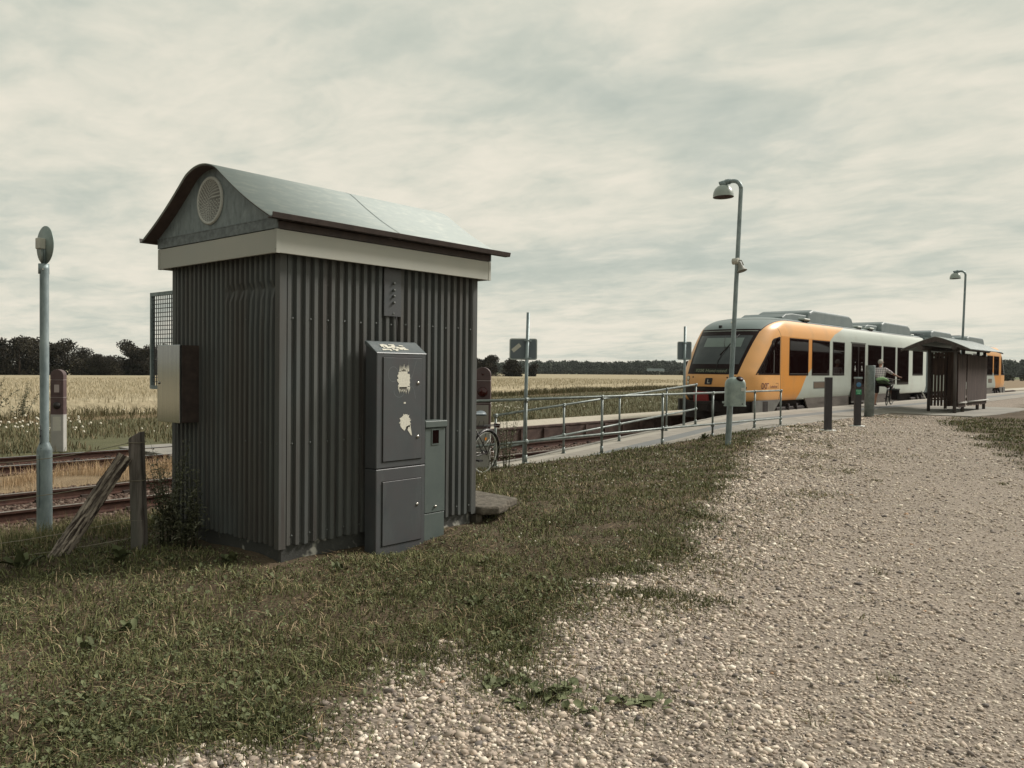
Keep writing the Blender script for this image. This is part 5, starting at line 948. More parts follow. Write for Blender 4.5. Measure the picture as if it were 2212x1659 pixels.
lb = MB().obox(c + fw * .0565 + Vector((0, 0, .935)), rt * .076, fw * .0015, (0, 0, .070)).build('green_label', 'green', t)
text('Check', 'lettering', 'mint', lb, c + fw * .0585 - rt * .064 + Vector((0, 0, .948)), rt, (0, 0, 1), .040, bold=True, width=.128); text('ind', 'lettering', 'mint', lb, c + fw * .0585 - rt * .034 + Vector((0, 0, .888)), rt, (0, 0, 1), .038, bold=True, width=.068)
t = thing('steel_pipe_bollard', (-8.45, 27.9, .1), 'thick galvanised pipe bollard at the platform edge hiding part of the cyclist', 'bollard'); MB().lathe((-8.45, 27.9, 0), (.012, 0, 1), [(0, 0), (.152, 0), (.152, 1.80), (.145, 1.812), (0, 1.812)], 32).build('pipe', 'pipe', t)
# ------------------------------------------------------------ level crossing light casings
def casing(x, y, z, h, wd, dp, label, back):
    t = thing('crossing_signal', (x, y, z), label, 'crossing signal'); c = Vector((x, y, z)); u = Vector((.76, .65, 0)) if not back else Vector((.70, .71, 0)); f_ = Vector((u.y, -u.x, 0)); W_, D_ = wd / 2, dp / 2
    def blk(z0, z1, m, nm, k=1.0, par=None): return MB().obox(c + Vector((0, 0, (z0 + z1) / 2)), u * W_ * k, f_ * D_ * k, (0, 0, (z1 - z0) / 2)).build(nm, m, par or t, bevel=.008)
    zb_ = h * (.45 if back else .42); blk(0, zb_, 'pylonbase', 'base')
    zz_ = [zb_ + .004, h * .66, h * .87]; blk(zz_[0], zz_[1] - .004, 'pylon', 'lower_casing'); blk(zz_[1], zz_[2] - .004, 'pylon', 'upper_casing')
    for z_ in zz_: blk(z_ - .006, z_ + .002, 'pylontrim', 'seam', 1.02)
    m_ = MB(); P = [c + u * (-W_) + Vector((0, 0, h * .872)), c + u * W_ + Vector((0, 0, h * .872))] + [c + u * W_ * math.cos(a) + Vector((0, 0, h * .925 + math.sin(a) * h * .07)) for a in np.linspace(0, PI, 12)]
    m_.prism([p + f_ * D_ for p in P], -f_ * dp); m_.build('cap', 'pylon', t, bevel=.006); F_ = c + f_ * (D_ + .001)
    if back:
        MB().obox(F_ + Vector((0, 0, h * .77)) , u * W_ * .62, f_ * .006, (0, 0, h * .075)).build('panel_frame', 'pylon', t, bevel=.004); MB().obox(F_ + Vector((0, 0, h * .765)), u * W_ * .42, f_ * .008, (0, 0, h * .05)).build('faded_sticker', 'pylontrim', t, bevel=.01)
        MB().lathe(F_ + Vector((0, 0, h * .56)), f_, [(0, .055), (W_ * .35, .045), (W_ * .55, .015), (W_ * .58, 0)], 24).build('lamp_lens', 'blackmetal', t); MB().obox(F_ + Vector((0, 0, h * .34)), u * W_ * .62, f_ * .002, (0, 0, h * .085)).build('faded_poster', 'white', t)
    else:
        MB().lathe(F_ + Vector((0, 0, h * .765)), f_, [(0, .04), (W_ * .38, .034), (W_ * .58, .012), (W_ * .62, 0)], 28).build('lamp_lens', 'redlens', t); MB().disc(F_ + Vector((0, 0, h * .93)), f_, .022, .003, 16).build('marking', 'redlens', t)
        MB().obox(F_ + Vector((0, 0, h * .55)), u * W_ * .75, f_ * .004, (0, 0, h * .095)).build('metal_flap', 'chrome', t, bevel=.003); MB().obox(F_ + Vector((0, 0, h * .35)), u * W_ * .8, f_ * .004, (0, 0, h * .06)).build('lower_flap', 'pylonbase', t, bevel=.003)
        MB().obox(c - u * (W_ + .002) + Vector((0, 0, h * .77)) + f_ * .02, f_ * D_ * .5, u * .002, (0, 0, h * .085)).build('side_sticker', 'white', t)
casing(-8.96, 9.75, -.12, 1.74, .26, .30, 'maroon crossing signal with a dark red lamp behind the bicycle, right of the hut', False)
casing(-18.6, 6.9, -.28, 1.76, .27, .16, 'maroon crossing signal on a pale base beyond the tracks, right of the round sign pole', True)
# ------------------------------------------------------------ shelter
sh = thing('wooden_shelter', (-7.5, 35, .16), 'dark wooden platform shelter with a pale metal roof and slatted sides', 'shelter')
xl, xr, xc, yf, yb = -7.98, -6.87, -7.5, 32.1, 38.0
def hzr(x): a = abs(x - xc) / 1.145; return 2.90 - .46 * (a ** 1.25 if a > .12 else a ** 1.25)
XS = [xc + 1.145 * k / 12 for k in range(-12, 13)]
m_ = MB(); k = len(XS); v = [(x, y, hzr(x) + o) for o in (0, -.02) for y in (yf, yb) for x in XS]; m_.add(v, [(i, i + 1, k + i + 1, k + i) for i in range(k - 1)] + [(2 * k + i, 3 * k + i, 3 * k + i + 1, 2 * k + i + 1) for i in range(k - 1)] + [(i, 2 * k + i, 2 * k + i + 1, i + 1) for i in range(k - 1)]); ro = m_.build('roof', 'shelterroof', sh)
m_ = MB()
for y in np.arange(yf + .55, yb, .62):
    for a, b in zip(XS, XS[1:]): m_.add([(a, y - .012, hzr(a) + .003), (b, y - .012, hzr(b) + .003), (b, y + .012, hzr(b) + .012), (a, y + .012, hzr(a) + .012)], [(0, 1, 2, 3)])
m_.build('roof_seam', 'galvdark', ro)
for y in (yf - .02, yb - .06):
    top = [(x, y, hzr(x) - .022) for x in XS]; bot = [(x, y, hzr(x) - .022 - .05 - .11 * math.cos(min(1, abs(x - xc) / 1.145) * PI / 2)) for x in XS[::-1]]; MB().prism(top + bot, (0, .08, 0)).build('gable_beam', 'shelterpost', sh)
for x in (xl, xr): MB().tube([(x, yf - .05, 2.50), (x, yb - .05, 2.50)], .085, 16).build('purlin', 'shelterpost', sh)
MB().tube([(xc, yf + .05, 2.78), (xc, yb - .1, 2.78)], .06, 12).build('purlin', 'shelterpost', sh)
for x, y in ((xl + .03, 33.26), (xr, 32.28), (xl - .03, 36.08), (xr, 33.52), (xr, 36.04), (xr + .02, 37.12), (xl, 37.6)): MB().tube([(x, y, .05), (x, y, 2.47)], .058, 12).build('post', 'shelterpost', sh)
def boards(x, y0, y1, z0, z1, gap=.0, nm='side_boards', w_=.095, th=.022, skip=()):
    m_ = MB(); y = y0; i = 0
    while y < y1 - w_ * .5:
        if i not in skip: j = rnd.uniform(-.02, .02); m_.box(x, x + th, y, min(y + w_ - .006, y1), z0 + j, z1 + j)
        y += w_ + gap; i += 1
    return m_.build(nm, 'shelterwood', sh)
boards(xr + .06, 32.4, 33.64, .36, 2.26); boards(xr + .06, 33.82, 37.3, .38, 2.26)
m_ = MB(); x_ = xl + .07
while x_ < -6.98:
    w_ = .078 if x_ < -7.42 else .1; m_.box(x_, x_ + w_, 33.34, 33.36, .36 + rnd.uniform(-.01, .01), 2.36); x_ += w_ + (.034 if x_ < -7.42 else .004)
m_.build('slatted_screen', 'shelterwood', sh); m_ = MB()
for z in (.66, 2.2): m_.box(xl, -6.95, 33.362, 33.40, z, z + .09)
build_each(m_, 'screen_rail', 'shelterwood', sh)
MB().box(xl + .15, xl + .52, 33.30, 33.338, 1.52, 2.14).build('notice_board', 'shelterwood', sh)
MB().box(-7.35, xr - .02, 37.2, 37.24, .38, 2.3).build('rear_wall', 'shelterwood', sh)
m_ = MB()
for k in range(4): m_.box(xr - .52 + k * .115, xr - .52 + k * .115 + .1, 33.3, 37.1, .565, .60)
m_.build('bench', 'shelterwood', sh); MB().box(xl + .04, xl + .3, 33.5, 35.9, .56, .6).build('bench', 'shelterwood', sh)
m_ = MB(); m_.tube([(xr + .11, 32.5, .52), (xr + .11, 33.62, .52)], .03, 8); m_.tube([(xr + .11, 33.85, .53), (xr + .11, 37.45, .53)], .03, 8); build_each(m_, 'rub_rail', 'pylonbase', sh, per=3)
# ------------------------------------------------------------ railcar
TX, TY, TZ = -12.075, 44.7, -.25
tn = thing('railcar', (TX, TY, TZ), 'orange and grey two car diesel railcar standing at the platform', 'train')
HL = 20.98; D_N = 1.32; NE = 2.4
def wz(z): return float(np.interp(z, [.62, .75, .95, 2.7, 2.85, 3.0, 3.15, 3.25, 3.31, 3.38, 3.44, 3.48, 3.5], [1.30, 1.345, 1.375, 1.375, 1.368, 1.345, 1.29, 1.225, 1.165, 1.02, .75, .4, .02]))
def yf0(z): return float(np.interp(z, [.62, .8, 1.1, 1.3, 1.48, 2.0, 2.5, 2.96, 3.1, 3.22, 3.31, 3.38, 3.44, 3.48, 3.5], [23.86, 23.80, 23.73, 23.72, 23.76, 24.12, 24.53, 24.97, 25.16, 25.42, 25.74, 26.2, 26.8, 27.5, 28.4]))
def surf_y(x, z):   # nose front Y for lateral offset x
    w_ = wz(z); a = min(abs(x) / w_, .9999); return yf0(z) + D_N * (1 - (1 - a ** NE) ** (1 / NE))
def surf_x(y, z):   # half width on the side
    yc = yf0(z) + D_N; w_ = wz(z)
    if y >= yc: return w_
    return w_ * max(0., 1 - ((yc - y) / D_N) ** NE) ** (1 / NE)
ZS = [.62, .68, .75, .85, .95, 1.08, 1.2, 1.35, 1.48] + list(np.linspace(1.6, 2.9, 12)) + [2.96, 3.02, 3.08, 3.15, 3.2, 3.25, 3.28, 3.31, 3.35, 3.38, 3.41, 3.44, 3.46, 3.48, 3.495]
NT = 40
def half_outline(z, end=44.15):
    w_ = wz(z); yc = yf0(z) + D_N; P = []
    for k in range(NT + 1):
        a = PI * k / NT; ca, sa = math.cos(a), math.sin(a); P.append((w_ * math.copysign(abs(ca) ** (2 / NE), ca), yc - D_N * abs(sa) ** (2 / NE)))
    P = [(w_, y) for y in (end, 38, 32, max(28.5, yc + .05))] + P + [(-w_, y) for y in (max(28.5, yc + .05), 32, 38, end)]; return P
def tf(p, e): return (TX + p[0], p[1], p[2]) if e == 0 else (TX - p[0], 2 * TY - p[1], p[2])
LY_ = [(26.06, 'Y')]
for e in (0, 1):
    vs = []; 
    for z in ZS: vs += [tf((x, y, z), e) for x, y in half_outline(z)]
    k = len(half_outline(1)); m_ = MB(); m_.add(vs, [(j * k + i, j * k + i + 1, (j + 1) * k + i + 1, (j + 1) * k + i) for j in range(len(ZS) - 1) for i in range(k - 1)], True)
    m_.add([vs[j * k] for j in range(len(ZS))] + [vs[j * k + k - 1] for j in range(len(ZS))], [tuple(range(len(ZS))) + tuple(range(2 * len(ZS) - 1, len(ZS) - 1, -1))]); m_.add(vs[:k], [tuple(range(k))])
    body = m_.build('car_body', 'livery', tn)
    # conformal patches
    def front_patch(x0, x1, z0, z1, off, nm, m, par, nx=22, nz=12, xfun=None):
        q = MB(); vv = []
        for j in range(nz + 1):
            z = z0 + (z1 - z0) * j / nz; s_ = xfun(z) if xfun else 1.0
            for i in range(nx + 1): x = (x0 + (x1 - x0) * i / nx) * s_; vv.append(tf((x, surf_y(x, z) - off, z), e))
        q.add(vv, [(j * (nx + 1) + i, j * (nx + 1) + i + 1, (j + 1) * (nx + 1) + i + 1, (j + 1) * (nx + 1) + i) for j in range(nz) for i in range(nx)], True); return q.build(nm, m, par)
    ws = front_patch(-1, 1, 1.475, 2.955, .007, 'windscreen', 'tblack', tn, xfun=lambda z: .862 + (z - 1.475) * .112)
    front_patch(-1, 1, 1.80, 2.74, .010, 'glass', 'wsglass', ws, xfun=lambda z: (.862 + (z - 1.475) * .112) * .905)
    front_patch(-.58, .70, 2.36, 2.66, .013, 'pale_panel', 'wspanel', ws)  # paler rectangle laid over the upper windscreen glass
    front_patch(-.96, .98, 2.885, 2.898, .014, 'trim_line', 'tgrey', ws, nz=1)
    front_patch(-.60, .60, 1.52, 1.655, .012, 'destination_display', 'ledpanel', ws, nz=3)
    if e == 0:
        txt = text('920R Hundested', 'destination_text', 'ledtext', ws, (0, 0, 0), (1, 0, 0), (0, 0, 1), .095, width=1.06)
        for v in txt.data.vertices:
            x = v.co.x + ORG[tn.name].x * 0 + (v.co.x * 0); 
        co = [v.co.copy() for v in txt.data.vertices]; ox = min(c.x for c in co); oz = min(c.z for c in co)
        for v, c in zip(txt.data.vertices, co):
            x = -.53 + (c.x - ox); z = 1.54 + (c.z - oz); p_3 = Vector(tf((x, surf_y(x, z) - .020, z), e)) - ORG[tn.name]; v.co = p_3
    # wiper
    w_pts = [(.42, 2.84), (.20, 2.3), (.12, 2.12)]; wp = MB(); wp.tube([tf((x, surf_y(x, z) - .05, z), e) for x, z in ((.18, 2.10), (.52, 2.78))], [.030, .008], 6); wp.tube([tf((x, surf_y(x, z) - .04, z), e) for x, z in ((.22, 1.50), (.16, 1.9), (.30, 2.35))], .012, 6); wp.tube([tf((x, surf_y(x, z) - .05, z), e) for x, z in ((.08, 2.72), (.14, 2.5), (.24, 2.32))], .006, 5); wp.build('wiper', 'black', tn)
    for sx in (-1, 1):
        for z, r_ in ((1.335, .062), (1.195, .055)):
            x = sx * .80 if z > 1.3 else sx * .815; y = surf_y(x, z); nrm_ = Vector((sx * .38, -.92, 0)); pc = Vector((x, y, z)) + nrm_.normalized() * -.01; pc2 = Vector(tf(pc, e)); nn = nrm_ if e == 0 else Vector((-nrm_.x, -nrm_.y, 0))
            h_ = MB().lathe(pc2, nn, [(0, .022), (r_ + .012, .020), (r_ + .016, 0)], 20).build('headlight', 'headring', tn); MB().lathe(pc2, nn, [(0, .034), (r_ * .7, .031), (r_, .023)], 20).build('lens', 'headlight', h_)
        x = sx * .59; pc = Vector(tf((x, surf_y(x, 1.375) - .001, 1.375), e)); MB().lathe(pc, (0, -1 if e == 0 else 1, 0), [(0, .012), (.022, .010), (.026, 0)], 14).build('marker_socket', 'black', tn)
    q = []; 
    for sx, sz, a0 in ((1, -1, -PI / 2), (1, 1, 0), (-1, 1, PI / 2), (-1, -1, PI)):
        for kk in range(4): a = a0 + kk * PI / 6; x = sx * (.125 - .03) + .03 * math.cos(a); z = 1.25 + sz * (.105 - .03) + .03 * math.sin(a); x += (z - 1.25) * .18; q.append(tf((x, surf_y(x, z) - .012, z), e))
    lp = MB(); lp.prism(q, (0, -.004 if e == 0 else .004, 0)); lpo = lp.build('logo_plate', 'blackplate', tn)
    if e == 0: text('L', 'logo_letter', 'white', lpo, (TX - .045, surf_y(0, 1.25) - .0185, 1.185), (1, 0, 0), (.12, 0, 1), .125, bold=True, width=.085)
    # small lamp on the dome
    z = 3.2; MB().lathe(Vector(tf((0.0, surf_y(0, z) - .005, z), e)), (0, -.5 if e == 0 else .5, .8), [(0, .03), (.05, .02), (.06, 0)], 16).build('top_headlight', 'headlight', tn)
    MB().obox(Vector(tf((-.28, surf_y(-.28, 3.04) - .03, 3.04), e)), (.05, 0, 0), (0, .03, 0), (0, 0, .05)).build('antenna', 'black', tn)
    # lower front: buffer beam, coupler
    bb = MB(); bb.prism([Vector(tf((x, y, .62), e)) for x, y in [(wz(.9) * 0.985 * math.copysign(abs(math.cos(PI * kk / 24)) ** (2 / NE), math.cos(PI * kk / 24)), yf0(.8) + .06 + D_N - D_N * abs(math.sin(PI * kk / 24)) ** (2 / NE)) for kk in range(25)]], (0, 0, -.56)); bb.build('front_apron', 'tunder', tn)
    s_ = -1 if e == 0 else 1; yb_ = 23.62 if e == 0 else 2 * TY - 23.62
    cp = MB(); cp.box(TX - .28, TX + .28, yb_ - .16, yb_ + .3, .28, .62); cp.box(TX - .14, TX + .14, yb_ - .26, yb_ - .16, .32, .56); cp.build('coupler', 'tunder', tn)
    for sx in (-1,):
        xr_ = TX + sx * .30 * (1 if e == 0 else -1); MB().box(xr_ - .26, xr_ + .26, yb_ + .14 if e == 0 else yb_ - .4, yb_ + .4 if e == 0 else yb_ - .14, .58, .93).build('buffer_cover', 'tred', tn, bevel=.03)
    # cab side windows, doors, side windows
    for sd_ in (-1, 1):
        def side_patch(nm, m, par, zlo, zhi, y0f, y1f, off, nz=16, ny=8):
            q = MB(); vv = []
            for j in range(nz + 1):
                z = zlo + (zhi - zlo) * j / nz; a, b = y0f(z), y1f(z)
                for i in range(ny + 1): y = a + (b - a) * i / ny; vv.append(tf((sd_ * (surf_x(y, z) + off), y, z), e))
            q.add(vv, [(j * (ny + 1) + i, j * (ny + 1) + i + 1, (j + 1) * (ny + 1) + i + 1, (j + 1) * (ny + 1) + i) for j in range(nz) for i in range(ny)], True); return q.build(nm, m, par)
        def cabl(z):
            t_ = (z - 1.47) / (2.72 - 1.47); t_ = max(0, min(1, t_)); return 24.40 + (1.02 * t_ / .82 if t_ < .82 else 1.02 + .60 * (1 - math.sqrt(max(0, 1 - ((t_ - .82) / .18) ** 2))))
        cw = side_patch('cab_window', 'tblack', tn, 1.47, 2.718, cabl, lambda z: 26.02, .006); side_patch('glass', 'tglass', cw, 1.53, 2.66, lambda z: min(cabl(z) + .09, 25.9), lambda z: 25.97, .009)
        side_patch('mullion', 'tskirtgrey', cw, 1.53, 2.5, lambda z: 25.50, lambda z: 25.53, .012, nz=3, ny=1); 
        sx_ = TX + sd_ * 1.375 * (1 if e == 0 else -1); sg = sd_ * (1 if e == 0 else -1)
        def ybox(y): return y if e == 0 else 2 * TY - y
        def wbox(a, b, z0, z1, o0, o1, nm, m, par, bev=.0):
            ya, yb2 = sorted((ybox(a), ybox(b))); xa, xb_ = sorted((sx_ + sg * o0, sx_ + sg * o1)); return MB().box(xa, xb_, ya, yb2, z0, z1).build(nm, m, par, bevel=bev)
        for (a, b, z0, z1) in ((26.79, 28.50, 1.452, 2.712), (28.84, 30.60, 1.452, 2.715), (30.93, 32.22, 1.452, 2.718), (35.06, 36.86, 1.065, 2.715), (37.13, 38.93, 1.055, 2.715), (39.22, 41.06, 1.04, 2.715), (41.73, 43.56, 1.452, 2.712)):
            f_ = wbox(a, b, z0, z1, -.002, .007, 'window', 'tblack', tn, .0); wbox(a + .035, b - .035, z0 + .05, z1 - .035, .007, .0095, 'pane', 'tglass', f_)
            wbox(a + .05, b - .05, z0 + .055, z0 + .065, .0095, .013, 'lower_trim', 'tskirtgrey', f_)
        wbox(32.30 - 1.3, 32.18, 2.37, 2.385, .0095, .012, 'window_bar', 'tskirtgrey', tn)
        for (a, b) in ((33.04, 33.855), (33.865, 34.68)):
            d_ = wbox(a, b, .36, 2.72, .0, .009, 'door_leaf', 'tblack', tn); wbox(a + .06, b - .06, .95, 2.6, .009, .012, 'pane', 'tglass', d_); wbox(a + .02, b - .02, .37, .44, .009, .013, 'threshold', 'tskirtgrey', d_)
            if sg > 0:
                mid = (a + b) / 2
                for zz_, kk in ((1.74, .9),):
                    q = MB(); ym = ybox(mid)
                    for (yy, zq, rr_) in ((-.02, .17, .03), (-.05, .05, .035), (.05, .05, .035), (0, .11, .035), (-.055, -.01, .022), (.055, -.01, .022)): q.disc((sx_ + .0125, ym + yy, zz_ - .1 + zq), (1, 0, 0), rr_, .001, 10)
                    q.disc((sx_ + .0125, ym, zz_ + .23), (1, 0, 0), .02, .001, 8); q.build('door_sticker', 'vent', d_)
        wbox(32.96, 34.76, 2.745, 2.765, .0, .016, 'door_header', 'tskirtgrey', tn)
        wbox(29.02, 30.2, .98, 1.235, .002, .006, 'vent_frame', 'tskirtgrey', tn); wbox(29.06, 30.16, 1.01, 1.205, .006, .009, 'vent_grille', 'pipebrown', tn)
        # skirts
        for a, b, m, c0, c1 in ((24.15, 26.25, 'tskirtgrey', .0, .55), (28.35, 33.0, 'tskirt', .35, .0), (34.72, 40.0, 'tskirt', .0, .62)):
            q = MB(); xs = sx_ - sg * .055; q.prism([(xs, ybox(a), .655), (xs, ybox(b), .655), (xs, ybox(b - c1), .10 + .17), (xs, ybox(a + c0), .10 + .17)] if not (a > 28 and a < 29) else [(xs, ybox(a), .655), (xs, ybox(b), .655), (xs, ybox(b), .27), (xs, ybox(a + c0), .27)], (-sg * .05, 0, 0)); q.build('skirt', m, tn)
        # bogie bits
        for yc_ in (27.3, 43.2):
            for yw in (yc_ - .95, yc_ + .95):
                if yc_ > 40 and yw > 44.0: continue
                MB().lathe((sx_ - sg * .35, ybox(yw), .135), (sg, 0, 0), [(0, 0), (.385, 0), (.40, -.02), (.40, .09), (.36, .10), (.12, .12), (0, .12)], 28).build('wheel', 'tunder', tn)
            MB().box(*sorted((sx_ - sg * .22, sx_ - sg * .10)), *sorted((ybox(yc_ - 1.25), ybox(yc_ + 1.2))), .06, .40).build('bogie_frame', 'tunder', tn, bevel=.03)
            for yy in (yc_ - .35, yc_ + .35): MB().tube([(sx_ - sg * .08, ybox(yy), .12), (sx_ - sg * .08, ybox(yy), .5)], .05, 10).build('spring', 'tunder', tn)
        if sg > 0 and e == 0:
            for s9, y9, z9_, h9, w9 in (('DOT', 24.64, 1.02, .19, .47), ('Lokaltog', 25.22, 1.035, .10, .56)):
                tt = text(s9, 'lettering', 'maroontext', tn, (sx_, y9, z9_), (0, 1, 0), (0, 0, 1), h9, bold=True, width=w9)
                for v in tt.data.vertices: v.co.x = surf_x(v.co.y + TY, v.co.z + TZ) + .022
            q = MB(); q.box(sx_ + .002, sx_ + .004, 25.70, 25.90, 1.19, 1.20); q.box(sx_ + .002, sx_ + .004, 25.89, 25.90, 1.0, 1.19); q.build('logo_bracket', 'maroontext', tn)
            text('LOKALBANEN', 'lettering', 'tskirt', tn, (sx_ - .05, 29.6, .43), (0, 1, 0), (0, 0, 1), .09, width=1.0)
    # underframe
    MB().box(TX - 1.1, TX + 1.1, *sorted((2 * TY - 44.0 if e else 24.6, 2 * TY - 24.6 if e else 44.0)), .18, .66).build('underframe', 'tunder', tn)
    # roof units
    def unit(a, b, x0, x1, z0, z1, fr, bk, m='tunit', nm='roof_unit'):
        q = MB(); pr = [(a, z0), (b, z0), (b, z0 + (z1 - z0) * .45), (b - bk * .35, z0 + (z1 - z0) * .85), (b - bk, z1), (a + fr, z1), (a + fr * .35, z0 + (z1 - z0) * .82), (a, z0 + (z1 - z0) * .35)]
        P = [(TX + (x0 if e == 0 else -x0), ybox(y), z) for y, z in pr]; q.prism(P, ((x1 - x0) * (1 if e == 0 else -1), 0, 0)); return q.build(nm, m, tn, bevel=.09, seg=3)
    def ybox(y): return y if e == 0 else 2 * TY - y
    unit(27.2, 29.9, -.6, .95, 3.36, 3.62, .9, .2); unit(29.3, 34.2, -.95, 1.05, 3.30, 3.84, .5, .55); unit(30.9, 33.0, -.3, .25, 3.8, 3.93, .3, .2, 'tunit_dark')
    unit(36.3, 38.4, -.8, .85, 3.36, 3.64, .5, .2); unit(37.9, 42.6, -.95, 1.05, 3.30, 3.84, .5, .55)
    pq = MB(); pq.tube([tf((.35, 34.1, 3.66), e), tf((.35, 35.0, 3.68), e), tf((.35, 35.25, 3.62), e), tf((.35, 35.3, 3.45), e)], .085, 14); pq.disc(tf((.35, 35.3, 3.44), e), (0, 0, 1), .16, .05, 18); pq.build('exhaust_pipe', 'pipebrown', tn)
    for y, x in ((28.9, 1.02), (34.9, .95), (36.3, 1.0), (43.3, .8)):
        q = MB(); q.obox(Vector(tf((x, y, 3.44), e)), (.16, 0, 0), (0, .28, 0), (0, 0, .04)); q.build('roof_vent', 'tgrey', tn, bevel=.035); q = MB(); q.obox(Vector(tf((x, y, 3.385), e)), (.12, 0, 0), (0, .22, 0), (0, 0, .03)); q.build('roof_vent_base', 'tblack', tn)
    q = MB()
    for y in (42.75, 43.3, 43.85): q.tube([tf((.6, y, 3.42), e), tf((.6, y, 3.60), e), tf((-.6, y, 3.60), e), tf((-.6, y, 3.42), e)], .02, 6)
    build_each(q, 'roof_cable_loop', 'tunit_dark', tn, per=3)
b_ = MB()
for k in range(8): y = 44.15 + k * .14; s_ = 1.24 if k % 2 else 1.30; b_.box(TX - s_, TX + s_, y, y + .12, .60, 3.30)
b_.build('gangway_bellows', 'tunit', tn)
MB().box(TX - 1.1, TX + 1.1, 42.2, 47.2, .0, .55).build('joint_bogie', 'tunder', tn)
MB().tube([(TX + 1.33, 43.6, .68), (TX + 1.34, 44.3, .30)], .03, 8).build('gangway_strut', 'vent', tn)
# ------------------------------------------------------------ bicycles
def bicycle(base, hd, label, tilt=0, colour='blackmetal', steer=0, rack=True, crank=.4):
    """x forward, y left, z up in its own frame"""
    t = thing('bicycle', base, label, 'bicycle'); Mx = Matrix.Translation(base) @ Matrix.Rotation(hd, 4, 'Z') @ Matrix.Rotation(tilt, 4, 'X'); R_ = .345
    def B(mb, nm, m, par=None, st=False):
        if st: mb.xf(Matrix.Translation((1.0, 0, 0)) @ Matrix.Rotation(steer, 4, 'Z') @ Matrix.Translation((-1.0, 0, 0)))
        return mb.xf(Mx).build(nm, m, par or t)
    for cx_, st in ((0, False), (1.09, True)):
        w_ = B(MB().torus((cx_, 0, R_), (0, 1, 0), R_ - .018, .018, 40, 8), 'wheel', 'black', st=st); B(MB().torus((cx_, 0, R_), (0, 1, 0), R_ - .042, .011, 40, 6), 'rim', 'vent', w_, st)
        s_ = MB()
        for k in range(18): a = 2 * PI * k / 18; s_.tube([(cx_ + .02 * math.cos(a + 1), .02 * (-1) ** k, R_ + .02 * math.sin(a + 1)), (cx_ + (R_ - .045) * math.cos(a), 0, R_ + (R_ - .045) * math.sin(a))], .0014, 4, False)
        B(s_, 'spokes', 'chrome', w_, st); B(MB().disc((cx_, -.05, R_), (0, 1, 0), .03, .1, 14), 'hub', 'blackmetal', w_, st)
        mg_ = MB().torus((cx_, 0, R_), (0, 1, 0), R_ + .018, .022, 26, 6, a0=math.radians(-20), a1=math.radians(170) if cx_ == 0 else math.radians(120), u=(-1, 0, .0)); 
        mg_ = MB(); pts = [];
        a0_, a1_ = (math.radians(50), math.radians(205)) if cx_ == 0 else (math.radians(20), math.radians(170))
        for k in range(22):
            a = a0_ + (a1_ - a0_) * k / 21; pts.append(Vector((cx_ + (R_ + .016) * math.cos(a), 0, R_ + (R_ + .016) * math.sin(a))))
        vv = []
        for p_9 in pts:
            o = (p_9 - Vector((cx_, 0, R_))).normalized(); vv += [p_9 + Vector((0, -.03, 0)) - o * .02, p_9 + o * .004 + Vector((0, -.014, 0)), p_9 + o * .004 + Vector((0, .014, 0)), p_9 + Vector((0, .03, 0)) - o * .02]
        mg_.add(vv, [(i * 4 + j, i * 4 + j + 1, i * 4 + 5 + j, i * 4 + 4 + j) for i in range(21) for j in range(3)], True); B(mg_, 'mudguard', colour, None, st)
    BB = Vector((.46, 0, .29)); ST = Vector((.30, 0, .82)); HT = Vector((.90, 0, .86)); HB = Vector((.96, 0, .66)); RA = Vector((0, 0, R_)); FA = Vector((1.09, 0, R_))
    f_ = MB(); f_.tube([BB, ST], .016, 10); f_.tube([BB, HB], .018, 10); f_.tube([ST + (BB - ST) * .18, HT - Vector((0, 0, .03))], .015, 10); f_.tube([HT, HB], .020, 10)
    for s_ in (-1, 1): f_.tube([BB + Vector((0, s_ * .03, 0)), RA + Vector((0, s_ * .06, 0))], .010, 8); f_.tube([ST + (BB - ST) * .15 + Vector((0, s_ * .02, 0)), RA + Vector((0, s_ * .06, 0))], .008, 8)
    B(f_, 'frame', colour); f_ = MB()
    for s_ in (-1, 1): f_.tube([HB + Vector((.0, s_ * .03, -.01)), HB + Vector((.05, s_ * .05, -.1)), FA + Vector((0, s_ * .05, 0))], .012, 8)
    B(f_, 'fork', colour, None, True); f_ = MB(); f_.tube([HT, HT + Vector((-.02, 0, .14))], .013, 8); hb_ = HT + Vector((-.02, 0, .15)); f_.tube([hb_ + Vector((-.16, -.30, .0)), hb_ + Vector((-.03, -.24, .03)), hb_ + Vector((.03, -.08, .01)), hb_ + Vector((.03, .08, .01)), hb_ + Vector((-.03, .24, .03)), hb_ + Vector((-.16, .30, .0))], .012, 8); B(f_, 'handlebar', 'chrome', None, True)
    f_ = MB()
    for s_ in (-1, 1): f_.tube([hb_ + Vector((-.18, s_ * .305, 0)), hb_ + Vector((-.06, s_ * .26, .02))], .018, 8)
    f_.xf(Matrix.Translation((1.0, 0, 0)) @ Matrix.Rotation(steer, 4, 'Z') @ Matrix.Translation((-1.0, 0, 0))); f_.xf(Mx); build_each(f_, 'grip', 'black', t, per=3)
    s_ = MB(); sp0 = ST + (ST - BB).normalized() * .09; s_.tube([ST, sp0], .013, 8); B(s_, 'seat_post', 'chrome'); s_ = MB(); c = sp0 + Vector((-.02, 0, .03)); vv = []
    for x_, w9, zt_, zb_ in ((-.14, .055, .035, -.02), (-.10, .095, .05, -.03), (-.02, .085, .035, -.025), (.06, .035, .025, -.02), (.14, .018, .02, -.01)): vv += [c + Vector((x_, w9 * math.cos(a), (zt_ if math.sin(a) > 0 else -zb_) * math.sin(a))) for a in np.linspace(0, 2 * PI, 12, endpoint=False)]
